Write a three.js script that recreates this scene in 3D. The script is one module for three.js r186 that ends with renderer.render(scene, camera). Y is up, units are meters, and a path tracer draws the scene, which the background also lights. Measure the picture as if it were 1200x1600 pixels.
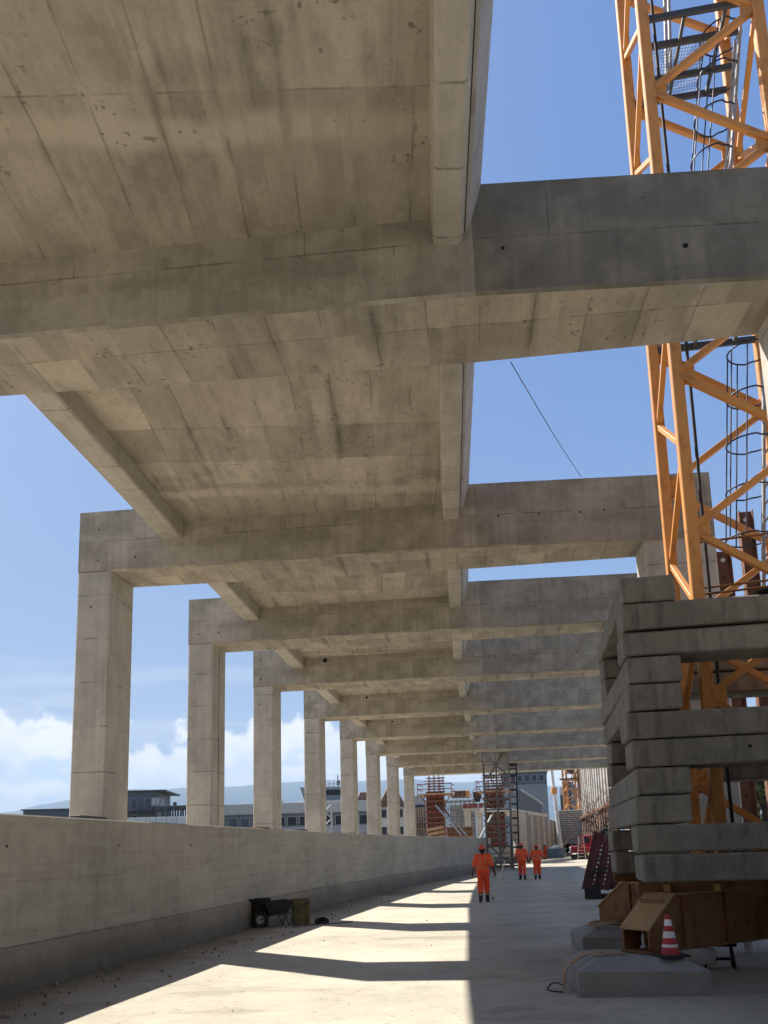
import * as THREE from 'three';
import { mergeGeometries } from 'three/addons/utils/BufferGeometryUtils.js';
import { MarchingCubes } from 'three/addons/objects/MarchingCubes.js';

// ------------------------------------------------------------------ camera, sky, sun, exposure
const W = 768, H = 1024, EYE = 1.75;
const scene = new THREE.Scene();
const FPX = 1300 / 1600;                                  // focal length in picture heights
const camera = new THREE.PerspectiveCamera(2 * Math.atan(0.5 / FPX) * 180 / Math.PI, W / H, 0.1, 40000);
camera.position.set(0, EYE, 0);
camera.rotation.order = 'YXZ';
const PITCH = 0.1745, ROLL = -0.027;
camera.rotation.set(PITCH, 0, ROLL);
camera.setViewOffset(W, H, 0, -Math.round(297 / 1600 * H), W, H);
camera.updateProjectionMatrix();
const SUN = new THREE.Vector3(-0.675, 1, -0.6).normalize();
const sun = new THREE.DirectionalLight(new THREE.Color(1.0, 0.94, 0.85), 4.8);
sun.position.copy(SUN).multiplyScalar(150).add(new THREE.Vector3(0, 0, -40));
sun.target.position.set(0, 0, -40);
sun.castShadow = true;
sun.shadow.mapSize.set(4096, 4096);
Object.assign(sun.shadow.camera, { left: -70, right: 70, top: 70, bottom: -70, near: 1, far: 400 });
scene.add(sun, sun.target);
const EXPOSURE = 2.1;
scene.fog = new THREE.FogExp2(new THREE.Color(0.52, 0.74, 1.0), 0.00010);

// ------------------------------------------------------------------ random numbers and noise
function rngOf(seed) { let s = seed >>> 0; return () => { s = (s + 0x6d2b79f5) | 0; let t = Math.imul(s ^ (s >>> 15), 1 | s); t = (t + Math.imul(t ^ (t >>> 7), 61 | t)) ^ t; return ((t ^ (t >>> 14)) >>> 0) / 4294967296; }; }
const rnd = rngOf(7);
const LAT = new Float32Array(65536); { const r = rngOf(3); for (let i = 0; i < 65536; i++) LAT[i] = r(); }
function vn(x, y, px, py, s = 0) {
  const x0 = Math.floor(x), y0 = Math.floor(y), fx = x - x0, fy = y - y0;
  const ux = fx * fx * (3 - 2 * fx), uy = fy * fy * (3 - 2 * fy);
  const a = (((x0 % px) + px) % px + s * 37) & 255, b = (((x0 + 1) % px + px) % px + s * 37) & 255;
  const c = ((((y0 % py) + py) % py + s * 91) & 255) << 8, d = ((((y0 + 1) % py + py) % py + s * 91) & 255) << 8;
  const p = LAT[a + c], q = LAT[b + c], r = LAT[a + d], t = LAT[b + d];
  return p + (q - p) * ux + (r - p) * uy + (p - q - r + t) * ux * uy;
}
function fbm(u, v, fx, fy, oct, s = 0) { let a = 0.5, sum = 0, n = 0; for (let k = 0; k < oct; k++) { sum += a * vn(u * fx, v * fy, fx, fy, s + k); n += a; a *= 0.55; fx *= 2; fy *= 2; } return sum / n; }
const sst = (a, b, x) => { const t = Math.min(1, Math.max(0, (x - a) / (b - a))); return t * t * (3 - 2 * t); };
const enc = (c) => { c = Math.min(1, Math.max(0, c)); return Math.round(255 * (c <= 0.0031308 ? 12.92 * c : 1.055 * Math.pow(c, 1 / 2.4) - 0.055)); };
// a colour map and a height map of w x h pixels that cover mu x mv metres; f(u, v) returns [r, g, b, height]
function tex(w, h, mu, mv, f) {
  const c = new Uint8Array(w * h * 4), b = new Uint8Array(w * h * 4);
  for (let j = 0; j < h; j++) for (let i = 0; i < w; i++) {
    const o = f((i + 0.5) / w, (j + 0.5) / h), k = (j * w + i) * 4;
    c[k] = enc(o[0]); c[k + 1] = enc(o[1]); c[k + 2] = enc(o[2]); c[k + 3] = 255;
    const e = Math.round(255 * Math.min(1, Math.max(0, o[3]))); b[k] = b[k + 1] = b[k + 2] = e; b[k + 3] = 255;
  }
  const mk = (d) => { const t = new THREE.DataTexture(d, w, h); t.wrapS = t.wrapT = THREE.RepeatWrapping; t.magFilter = THREE.LinearFilter; t.minFilter = THREE.LinearMipmapLinearFilter; t.generateMipmaps = true; t.repeat.set(1 / mu, 1 / mv); t.needsUpdate = true; return t; };
  const map = mk(c); map.colorSpace = THREE.SRGBColorSpace;
  return { map, bump: mk(b) };
}
function matOf(t, bumpScale, roughness = 0.9, extra = {}) { return new THREE.MeshStandardMaterial({ map: t.map, bumpMap: t.bump, bumpScale, roughness, metalness: 0, ...extra }); }
const lin = (r, g, b) => new THREE.Color().setRGB(r, g, b);

// ------------------------------------------------------------------ the sky: clear blue with a band of cumulus low down
{
  const w = 4096, h = 2048, d = new Float32Array(w * h * 4);
  const sunAz = Math.atan2(SUN.z, SUN.x);
  for (let j = 0; j < h; j++) {
    const el = ((j + 0.5) / h - 0.5) * Math.PI, deg = el * 180 / Math.PI;
    for (let i = 0; i < w; i++) {
      const az = ((i + 0.5) / w - 0.5) * 2 * Math.PI, k = (j * w + i) * 4;
      const e = Math.max(0, deg);
      const t1 = Math.exp(-e / 9), t2 = Math.exp(-e / 30);
      const K = 0.68;
      let r = K * (0.055 + 0.16 * t2 + 0.34 * t1), g = K * (0.140 + 0.22 * t2 + 0.28 * t1), b = K * (0.385 + 0.25 * t2 + 0.05 * t1);
      const cs = Math.cos(el) * Math.cos(az - sunAz) * Math.hypot(SUN.x, SUN.z) + Math.sin(el) * SUN.y;
      const m = 0.18 * Math.pow(Math.max(0, cs), 6); r += m * 0.9; g += m * 0.85; b += m * 0.7;
      const away = 0.40 + 0.60 * sst(-0.45, 0.55, cs); r *= away; g *= away; b *= away;
      if (deg > -2 && deg < 24) {
        const u = (i + 0.5) / w, v = deg / 40;
        const top = 8.1 + (fbm(u, 0.37, 22, 3, 3, 1) - 0.5) * 5 + (fbm(u, v, 180, 18, 6, 3) - 0.5) * 6;
        const bank = sst(-0.25, 0.45, top - deg);
        // inside the bank: bright heaps with greyer bases, and paler bluish gaps lower down
        const n = fbm(u, v, 170, 20, 6, 4), rows = fbm(u, v, 60, 22, 5, 6);
        const heap = Math.max(sst(4.2, 0.4, top - deg + (n - 0.5) * 4), sst(0.42, 0.56, rows + (n - 0.5) * 0.4)) * (0.72 + 0.28 * sst(0.35, 0.6, n));
        const hz = Math.exp(-e / 7);
        const gapR = 0.33 + 0.12 * hz, gapG = 0.42 + 0.08 * hz, gapB = 0.53 + 0.02 * hz, wh = 0.56 * (0.86 + 0.26 * n);
        const cr = gapR + (wh - gapR) * heap, cg = gapG + (wh - gapG) * heap, cb = gapB + (wh * 1.02 - gapB) * heap;
        const wisp = 0.35 * sst(0.5, 0.75, fbm(u, v, 26, 30, 5, 21)) * sst(18, 9, deg);
        r += (0.42 - r) * wisp; g += (0.45 - g) * wisp; b += (0.49 - b) * wisp;
        r += (cr - r) * bank; g += (cg - g) * bank; b += (cb - b) * bank;
      }
      if (deg < -1) { const q = Math.min(1, (-1 - deg) / 2); r += (0.2 - r) * q; g += (0.19 - g) * q; b += (0.17 - b) * q; }
      d[k] = r; d[k + 1] = g; d[k + 2] = b; d[k + 3] = 1;
    }
  }
  const sky = new THREE.DataTexture(d, w, h, THREE.RGBAFormat, THREE.FloatType);
  sky.mapping = THREE.EquirectangularReflectionMapping; sky.magFilter = THREE.LinearFilter; sky.minFilter = THREE.LinearFilter; sky.needsUpdate = true;
  scene.background = sky; scene.environment = sky;
}

// ------------------------------------------------------------------ geometry helpers
// flat-shaded, uv in metres from the dominant axis of each face
function fin(g, ou = 0, ov = 0, smooth = false) {
  if (g.index) g = g.toNonIndexed();
  if (!smooth) g.computeVertexNormals();
  const p = g.attributes.position, uv = new Float32Array(p.count * 2);
  const A = new THREE.Vector3(), B = new THREE.Vector3(), C = new THREE.Vector3();
  for (let i = 0; i < p.count; i += 3) {
    A.fromBufferAttribute(p, i); B.fromBufferAttribute(p, i + 1); C.fromBufferAttribute(p, i + 2);
    const n = B.clone().sub(A).cross(C.clone().sub(A)), ax = Math.abs(n.x), ay = Math.abs(n.y), az = Math.abs(n.z);
    for (let q = 0; q < 3; q++) {
      const v = [A, B, C][q], k = (i + q) * 2;
      if (ay >= ax && ay >= az) { uv[k] = v.x + ou; uv[k + 1] = v.z + ov; } else if (az >= ax) { uv[k] = v.x + ou; uv[k + 1] = v.y + ov; } else { uv[k] = v.z + ou; uv[k + 1] = v.y + ov; }
    }
  }
  g.setAttribute('uv', new THREE.BufferAttribute(uv, 2));
  for (const n of Object.keys(g.attributes)) if (!['position', 'normal', 'uv'].includes(n)) g.deleteAttribute(n);
  return g;
}
function quads(list) {                                     // each quad a, b, c, d counter-clockwise seen from outside
  const p = [];
  for (const [a, b, c, d] of list) p.push(...a, ...b, ...c, ...a, ...c, ...d);
  const g = new THREE.BufferGeometry(); g.setAttribute('position', new THREE.Float32BufferAttribute(p, 3)); return g;
}
// a box with chamfered edges, centred
function cbox(w, h, d, c = 0.012, ou = 0, ov = 0, jit = 0, jr = null) {
  const x = w / 2, y = h / 2, z = d / 2; c = Math.min(c, x * 0.49, y * 0.49, z * 0.49);
  const pts = (sx, sy, sz) => [[sx * x, sy * (y - c), sz * (z - c)], [sx * (x - c), sy * y, sz * (z - c)], [sx * (x - c), sy * (y - c), sz * z]];
  const P = {}; for (const sx of [-1, 1]) for (const sy of [-1, 1]) for (const sz of [-1, 1]) { P[`${sx}${sy}${sz}`] = pts(sx, sy, sz); if (jit) { const k = jr() < 0.3 ? 2.6 : 1, o = [-sx * jr() * jit * k, -sy * jr() * jit * k, -sz * jr() * jit * k]; P[`${sx}${sy}${sz}`] = P[`${sx}${sy}${sz}`].map((v) => v.map((q, i) => q + o[i])); } }
  const g = (sx, sy, sz, k) => P[`${sx}${sy}${sz}`][k], out = [];
  const face = (a, b, cc, dd, n) => {
    const v = (i, j, k) => (b[i] - a[i]) * (cc[j] - a[j]) - (b[j] - a[j]) * (cc[i] - a[i]);
    const nx = v(1, 2), ny = v(2, 0), nz = v(0, 1);
    out.push(nx * n[0] + ny * n[1] + nz * n[2] > 0 ? [a, b, cc, dd] : [a, dd, cc, b]);
  };
  for (const s of [-1, 1]) {
    face(g(s, -1, -1, 0), g(s, 1, -1, 0), g(s, 1, 1, 0), g(s, -1, 1, 0), [s, 0, 0]);
    face(g(-1, s, -1, 1), g(1, s, -1, 1), g(1, s, 1, 1), g(-1, s, 1, 1), [0, s, 0]);
    face(g(-1, -1, s, 2), g(1, -1, s, 2), g(1, 1, s, 2), g(-1, 1, s, 2), [0, 0, s]);
    for (const t of [-1, 1]) {
      face(g(s, t, -1, 0), g(s, t, -1, 1), g(s, t, 1, 1), g(s, t, 1, 0), [s, t, 0]);
      face(g(s, -1, t, 0), g(s, -1, t, 2), g(s, 1, t, 2), g(s, 1, t, 0), [s, 0, t]);
      face(g(-1, s, t, 1), g(-1, s, t, 2), g(1, s, t, 2), g(1, s, t, 1), [0, s, t]);
      for (const r of [-1, 1]) face(g(s, t, r, 0), g(s, t, r, 1), g(s, t, r, 2), g(s, t, r, 2), [s, t, r]);
    }
  }
  return fin(quads(out), ou, ov);
}
const place = (g, x, y, z, ry = 0, rx = 0, rz = 0) => { g.applyMatrix4(new THREE.Matrix4().compose(new THREE.Vector3(x, y, z), new THREE.Quaternion().setFromEuler(new THREE.Euler(rx, ry, rz, 'YXZ')), new THREE.Vector3(1, 1, 1))); return g; };
const box = (w, h, d, x, y, z, c = 0.01, ry = 0, rx = 0, rz = 0) => place(cbox(w, h, d, c, x, z), x, y, z, ry, rx, rz);
const V = (a) => new THREE.Vector3(...a);
// a square bar from p to q, w wide and h deep
function bar(p, q, w, h = w, c = 0.006) {
  const a = V(p), b = V(q), L = a.distanceTo(b), g = cbox(w, L, h, c);
  const up = new THREE.Vector3(0, 1, 0), dir = b.clone().sub(a).normalize(), quat = new THREE.Quaternion();
  let sx = new THREE.Vector3(1, 0, 0); if (Math.abs(dir.x) > 0.9) sx = new THREE.Vector3(0, 0, 1);
  const zz = sx.clone().cross(dir).normalize(), xx = dir.clone().cross(zz).normalize();
  quat.setFromRotationMatrix(new THREE.Matrix4().makeBasis(xx, dir, zz));
  g.applyMatrix4(new THREE.Matrix4().compose(a.add(b).multiplyScalar(0.5), quat, new THREE.Vector3(1, 1, 1)));
  return g;
}
function rod(p, q, r, r2 = r, seg = 7) {
  const a = V(p), b = V(q), L = a.distanceTo(b), g = new THREE.CylinderGeometry(r2, r, L, seg);
  g.applyMatrix4(new THREE.Matrix4().compose(a.clone().add(b).multiplyScalar(0.5), new THREE.Quaternion().setFromUnitVectors(new THREE.Vector3(0, 1, 0), b.clone().sub(a).normalize()), new THREE.Vector3(1, 1, 1)));
  return fin(g, 0, 0, true);
}
function curve(pts, r, n = 40, seg = 6, closed = false) { return fin(new THREE.TubeGeometry(new THREE.CatmullRomCurve3(pts.map(V), closed), n, r, seg, closed), 0, 0, true); }
function lathe(pts, n = 24) { return fin(new THREE.LatheGeometry(pts.map((p) => new THREE.Vector2(...p)), n), 0, 0, true); }
// a prism: outline [[a, b], ...] in the xy plane, extruded along z from z0 to z1
function prism(outline, z0, z1, bevel = 0.01) {
  const s = new THREE.Shape(outline.map((p) => new THREE.Vector2(...p)));
  const g = new THREE.ExtrudeGeometry(s, { depth: z1 - z0 - 2 * bevel, bevelEnabled: bevel > 0, bevelThickness: bevel, bevelSize: bevel, bevelOffset: -bevel, bevelSegments: 1 });
  g.translate(0, 0, z0 + bevel); return fin(g);
}

// ------------------------------------------------------------------ objects
const used = {};
const numbered = (n) => { const k = used[n] = (used[n] ?? -1) + 1; return k ? `${n}_${String(k).padStart(3, '0')}` : n; };
function shade(m) { m.castShadow = m.receiveShadow = true; return m; }
function part(name, geos, m, parent) {
  const list = Array.isArray(geos) ? geos : [geos];
  const o = shade(new THREE.Mesh(list.length > 1 ? mergeGeometries(list) : list[0], m)); o.name = name; parent.add(o); return o;
}
function tag(o, label, category, group) { o.userData.label = label; o.userData.category = category; if (group) o.userData.group = group; return o; }
function thing(name, label, category, pos = [0, 0, 0], ry = 0, group) {
  const o = new THREE.Group(); o.name = numbered(name); o.position.set(...pos); o.rotation.y = ry; scene.add(o); return tag(o, label, category, group);
}
function struct(name, geos, m) { const o = part(name, geos, m, scene); o.userData.kind = 'structure'; return o; }
// where the line of sight through a point of the 1200 x 1600 picture reaches the depth D, or the ground
function sight(px, py) {
  const X = px - 600, Y = py - 1097, c = Math.cos(ROLL), s = Math.sin(ROLL), a = (X * c + Y * s) / 1300, b = (X * s - Y * c) / 1300;
  return [a, b * Math.cos(PITCH) + Math.sin(PITCH), -b * Math.sin(PITCH) + Math.cos(PITCH)];
}
const at = (px, py, D) => { const v = sight(px, py), k = D / v[2]; return [v[0] * k, EYE + v[1] * k, -D]; };
const gnd = (px, py, y = 0) => { const v = sight(px, py), k = (y - EYE) / v[1]; return [v[0] * k, y, -v[2] * k]; };

// ------------------------------------------------------------------ materials
const CONC = [0.365, 0.335, 0.275];
const soffitTex = tex(1280, 1280, 8, 8, (u, v) => {
  const wob = (fbm(u, v, 6, 6, 3, 40) - 0.5) * 0.02;
  const cu = u * 13 + wob * 3, col = ((Math.floor(cu) % 13) + 13) % 13, fu = cu - Math.floor(cu);
  const rows = [0, 0.29, 0.41, 0.56, 0.81, 1.0]; let row = 0; while (row < 4 && v >= rows[row + 1]) row++;
  const dv = Math.min(v - rows[row], rows[row + 1] - v) * 8, du = Math.min(fu, 1 - fu) * 0.615;
  const cell = vn(col * 1.37 + 0.5, row * 2.9 + 0.5, 97, 97, 11), cell2 = vn(Math.floor(col / 3) * 1.7 + 0.4, row * 1.3 + 0.2, 89, 89, 17);
  const st = fbm(u, v, 96, 5, 4, 5), cl = fbm(u, v, 7, 6, 5, 23), fine = fbm(u, v, 220, 220, 2, 31), mid = fbm(u, v, 44, 34, 5, 34);
  let t = 1.06 + (cell - 0.5) * 0.36 + (cell2 - 0.5) * 0.2 + [-0.02, 0.10, -0.12, 0.05, -0.04][row];
  const smoke = fbm(u + (mid - 0.5) * 0.03, v + (st - 0.5) * 0.06, 19, 11, 5, 37);
  t *= 1 + (st - 0.5) * 0.42 + (cl - 0.5) * 0.55 + (fine - 0.5) * 0.15 + (mid - 0.5) * 0.28 + (smoke - 0.5) * 0.55;
  // boards of the formwork that sucked or shed the cement: sharp sided dark or pale strips with ragged ends
  for (const [nb, s, amt] of [[30, 61, 0.12], [52, 71, 0.09]]) {
    const kb = Math.floor(u * nb + wob * 4), q = vn(kb * 1.7 + 0.5, v * 9 + (mid - 0.5) * 1.2 + kb * 3.3, 251, 251, s);
    t *= 1 - amt * sst(0.62, 0.80, q) * (0.7 + 0.3 * sst(0.35, 0.65, mid)) + 0.05 * sst(0.32, 0.18, q);
  }
  const band = sst(0.034, 0.008, Math.abs(v - 0.235 + (fbm(u, v, 9, 9, 5, 44) - 0.5) * 0.035));
  t = t + (1.36 - t) * band * 0.75;
  const edgeN = fbm(u, v, 30, 14, 4, 7);
  const line = sst(0.017, 0.003, du) * sst(0.36, 0.66, edgeN) * 0.36 + sst(0.015, 0.004, dv) * sst(0.3, 0.6, edgeN) * 0.34;
  const smear = sst(0.11, 0.0, du) * sst(0.52, 0.78, fbm(u, v, 24, 7, 4, 13)) * 0.34;
  const spot = sst(0.72, 0.82, fbm(u, v, 110, 110, 3, 19)) * sst(0.48, 0.64, fbm(u, v, 8, 8, 3, 3)) * 0.5;
  t *= (1 - line) * (1 - smear) * (1 - spot) * (1 - 0.16 * sst(0.5, 0.68, cl + (st - 0.5) * 0.5 + (mid - 0.5) * 0.4));
  const warm = (cl - 0.5) * 0.06;
  return [CONC[0] * t * (1.11 + warm), CONC[1] * t * 1.08, CONC[2] * t * (1.06 - warm), 0.6 - line * 0.8 - spot * 0.6 + (fine - 0.5) * 0.3 + (mid - 0.5) * 0.3];
});
const beamTex = tex(1024, 1024, 8.28, 8.28, (u, v) => {
  const ph = (v * 12) % 1, row = Math.floor(v * 12), dv = Math.min(ph, 1 - ph) * 0.69;
  const uu = u * 3 + (row % 2) * 0.37, pu = uu - Math.floor(uu), du = Math.min(pu, 1 - pu) * 2.76, pan = (Math.floor(uu) % 3 + 3) % 3;
  const n = fbm(u, v, 6, 9, 5, 51), drip = fbm(u, v, 110, 6, 4, 53), fine = fbm(u, v, 220, 220, 2, 55), mid = fbm(u, v, 34, 30, 4, 57), hz = fbm(u, v, 5, 60, 3, 58);
  let t = 1 + (vn(pan * 2.3 + 0.4, row * 1.9 + 0.3, 61, 61, 4) - 0.5) * 0.14 + (n - 0.5) * 0.62 + (drip - 0.5) * 0.3 + (fine - 0.5) * 0.12 + (mid - 0.5) * 0.34 + (hz - 0.5) * 0.16;
  const e = fbm(u, v, 20, 20, 4, 59);
  const pat = fbm(u + (mid - 0.5) * 0.02, v, 13, 16, 4, 66); t *= 1 + 0.14 * sst(0.54, 0.62, pat) - 0.14 * sst(0.44, 0.36, pat);
  const line = sst(0.016, 0.004, dv) * (0.12 + sst(0.42, 0.6, e) * 0.32) + sst(0.014, 0.003, du) * (0.1 + sst(0.4, 0.6, e) * 0.3);
  const spot = sst(0.8, 0.88, fbm(u, v, 130, 130, 3, 63)) * 0.35;
  t *= (1 - line) * (1 - spot);
  return [CONC[0] * t * 0.92, CONC[1] * t * 0.92, CONC[2] * t * 0.93, 0.6 - line * 0.9 - spot * 0.5 + (fine - 0.5) * 0.2 + (mid - 0.5) * 0.2];
});
const columnTex = tex(768, 1024, 4, 7.6, (u, v) => {
  const ph = (v * 8) % 1, dv = Math.min(ph, 1 - ph) * 0.95, row = Math.floor(v * 8);
  const n = fbm(u, v, 4, 7, 5, 71), drip = fbm(u, v, 60, 4, 4, 73), fine = fbm(u, v, 150, 240, 2, 75), mid = fbm(u, v, 22, 36, 4, 77);
  let t = 1.08 + (vn(0.5, row * 1.9 + 0.3, 61, 61, 6) - 0.5) * 0.12 + (n - 0.5) * 0.5 + (drip - 0.5) * 0.26 + (fine - 0.5) * 0.14 + (mid - 0.5) * 0.32;
  const e = fbm(u, v, 12, 24, 4, 79);
  const line = sst(0.022, 0.005, dv) * (0.10 + sst(0.40, 0.6, e) * 0.36), spot = sst(0.8, 0.88, fbm(u, v, 80, 150, 3, 83)) * 0.3;
  t *= (1 - line) * (1 - spot);
  return [CONC[0] * t * 1.14, CONC[1] * t * 1.15, CONC[2] * t * 1.22, 0.6 - line * 0.9 - spot * 0.5 + (fine - 0.5) * 0.2 + (mid - 0.5) * 0.2];
});
const wallTex = tex(1536, 512, 12, 4, (u, v) => {
  const n = fbm(u, v, 9, 5, 5, 91), drip = fbm(u, v, 130, 4, 4, 93), fine = fbm(u, v, 300, 120, 2, 95), mid = fbm(u, v, 60, 22, 4, 97), hz = fbm(u, v, 8, 60, 4, 98);
  const pu = (u * 4) % 1, du = Math.min(pu, 1 - pu) * 3, y = v * 4;
  const e = fbm(u, v, 30, 20, 4, 99);
  let t = 1 + (n - 0.5) * 0.5 + (drip - 0.5) * 0.16 + (fine - 0.5) * 0.12 + (mid - 0.5) * 0.26 + (hz - 0.5) * 0.3 + (vn(Math.floor(u * 4) + 0.5, 0.5, 4, 4, 9) - 0.5) * 0.12;
  const line = sst(0.014, 0.003, du) * (0.08 + sst(0.42, 0.6, e) * 0.25) + sst(0.012, 0.003, Math.abs(y - 1.45)) * sst(0.45, 0.6, e) * 0.25;
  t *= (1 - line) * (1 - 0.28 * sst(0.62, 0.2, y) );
  return [CONC[0] * t * 1.08, CONC[1] * t * 1.08, CONC[2] * t * 1.09, 0.6 - line * 0.9 + (fine - 0.5) * 0.25 + (mid - 0.5) * 0.3];
});
const groundTex = tex(2048, 2048, 17, 17, (u, v) => {
  const n = fbm(u, v, 5, 5, 6, 101), mid = fbm(u, v, 40, 40, 5, 103), fine = fbm(u, v, 250, 250, 3, 105), sweep = fbm(u, v, 9, 120, 4, 107), scr = fbm(u, v, 60, 7, 4, 109);
  let t = 1 + (n - 0.5) * 0.44 + (mid - 0.5) * 0.34 + (fine - 0.5) * 0.16 + (sweep - 0.5) * 0.10;
  const dirt = sst(0.60, 0.76, fbm(u, v, 14, 26, 5, 111)) * 0.16, grit = sst(0.78, 0.86, fbm(u, v, 240, 240, 2, 113)) * 0.3;
  const scratch = sst(0.66, 0.74, sweep) * sst(0.5, 0.7, scr) * 0.14;
  t *= (1 - dirt) * (1 - grit) * (1 - scratch);
  return [0.44 * t, 0.40 * t, 0.318 * t * (1 - dirt * 0.2), 0.5 + (fine - 0.5) * 0.5 + (mid - 0.5) * 0.4 - grit * 0.5];
});
const blockTex = tex(1024, 512, 4, 2, (u, v) => {
  const n = fbm(u, v, 5, 4, 5, 121), drip = fbm(u, v, 42, 3, 5, 123), fine = fbm(u, v, 220, 110, 2, 125), mid = fbm(u, v, 36, 18, 4, 127);
  let t = 1 + (n - 0.5) * 0.3 + (drip - 0.5) * 0.62 + (fine - 0.5) * 0.18 + (mid - 0.5) * 0.3;
  const st = sst(0.6, 0.78, fbm(u, v, 30, 4, 5, 129)) * 0.28, pit = sst(0.78, 0.86, fbm(u, v, 120, 60, 3, 131)) * 0.45;
  t *= (1 - st) * (1 - pit);
  return [0.195 * t, 0.183 * t, 0.158 * t, 0.6 - pit * 0.6 + (fine - 0.5) * 0.3 + (mid - 0.5) * 0.4];
});
const padTex = tex(512, 512, 2.2, 2.2, (u, v) => {
  const n = fbm(u, v, 4, 4, 5, 321), fine = fbm(u, v, 160, 160, 2, 325), mid = fbm(u, v, 24, 24, 4, 327), pit = sst(0.78, 0.86, fbm(u, v, 80, 80, 3, 331)) * 0.35;
  const t = (1 + (n - 0.5) * 0.28 + (fine - 0.5) * 0.16 + (mid - 0.5) * 0.2) * (1 - pit);
  return [0.262 * t, 0.257 * t, 0.244 * t, 0.6 - pit * 0.6 + (fine - 0.5) * 0.3];
});
const grimeTex = (r, g, b, s, k = 0.35) => tex(256, 256, 1.6, 1.6, (u, v) => {
  const n = fbm(u, v, 4, 4, 5, s), f = fbm(u, v, 50, 50, 3, s + 3), d = sst(0.6, 0.8, fbm(u, v, 12, 7, 4, s + 6)) * k;
  const t = 1 + (n - 0.5) * k + (f - 0.5) * k * 0.5;
  return [r * t * (1 - d * 0.8), g * t * (1 - d), b * t * (1 - d), 0.5 + (f - 0.5) * 0.5];
});
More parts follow.
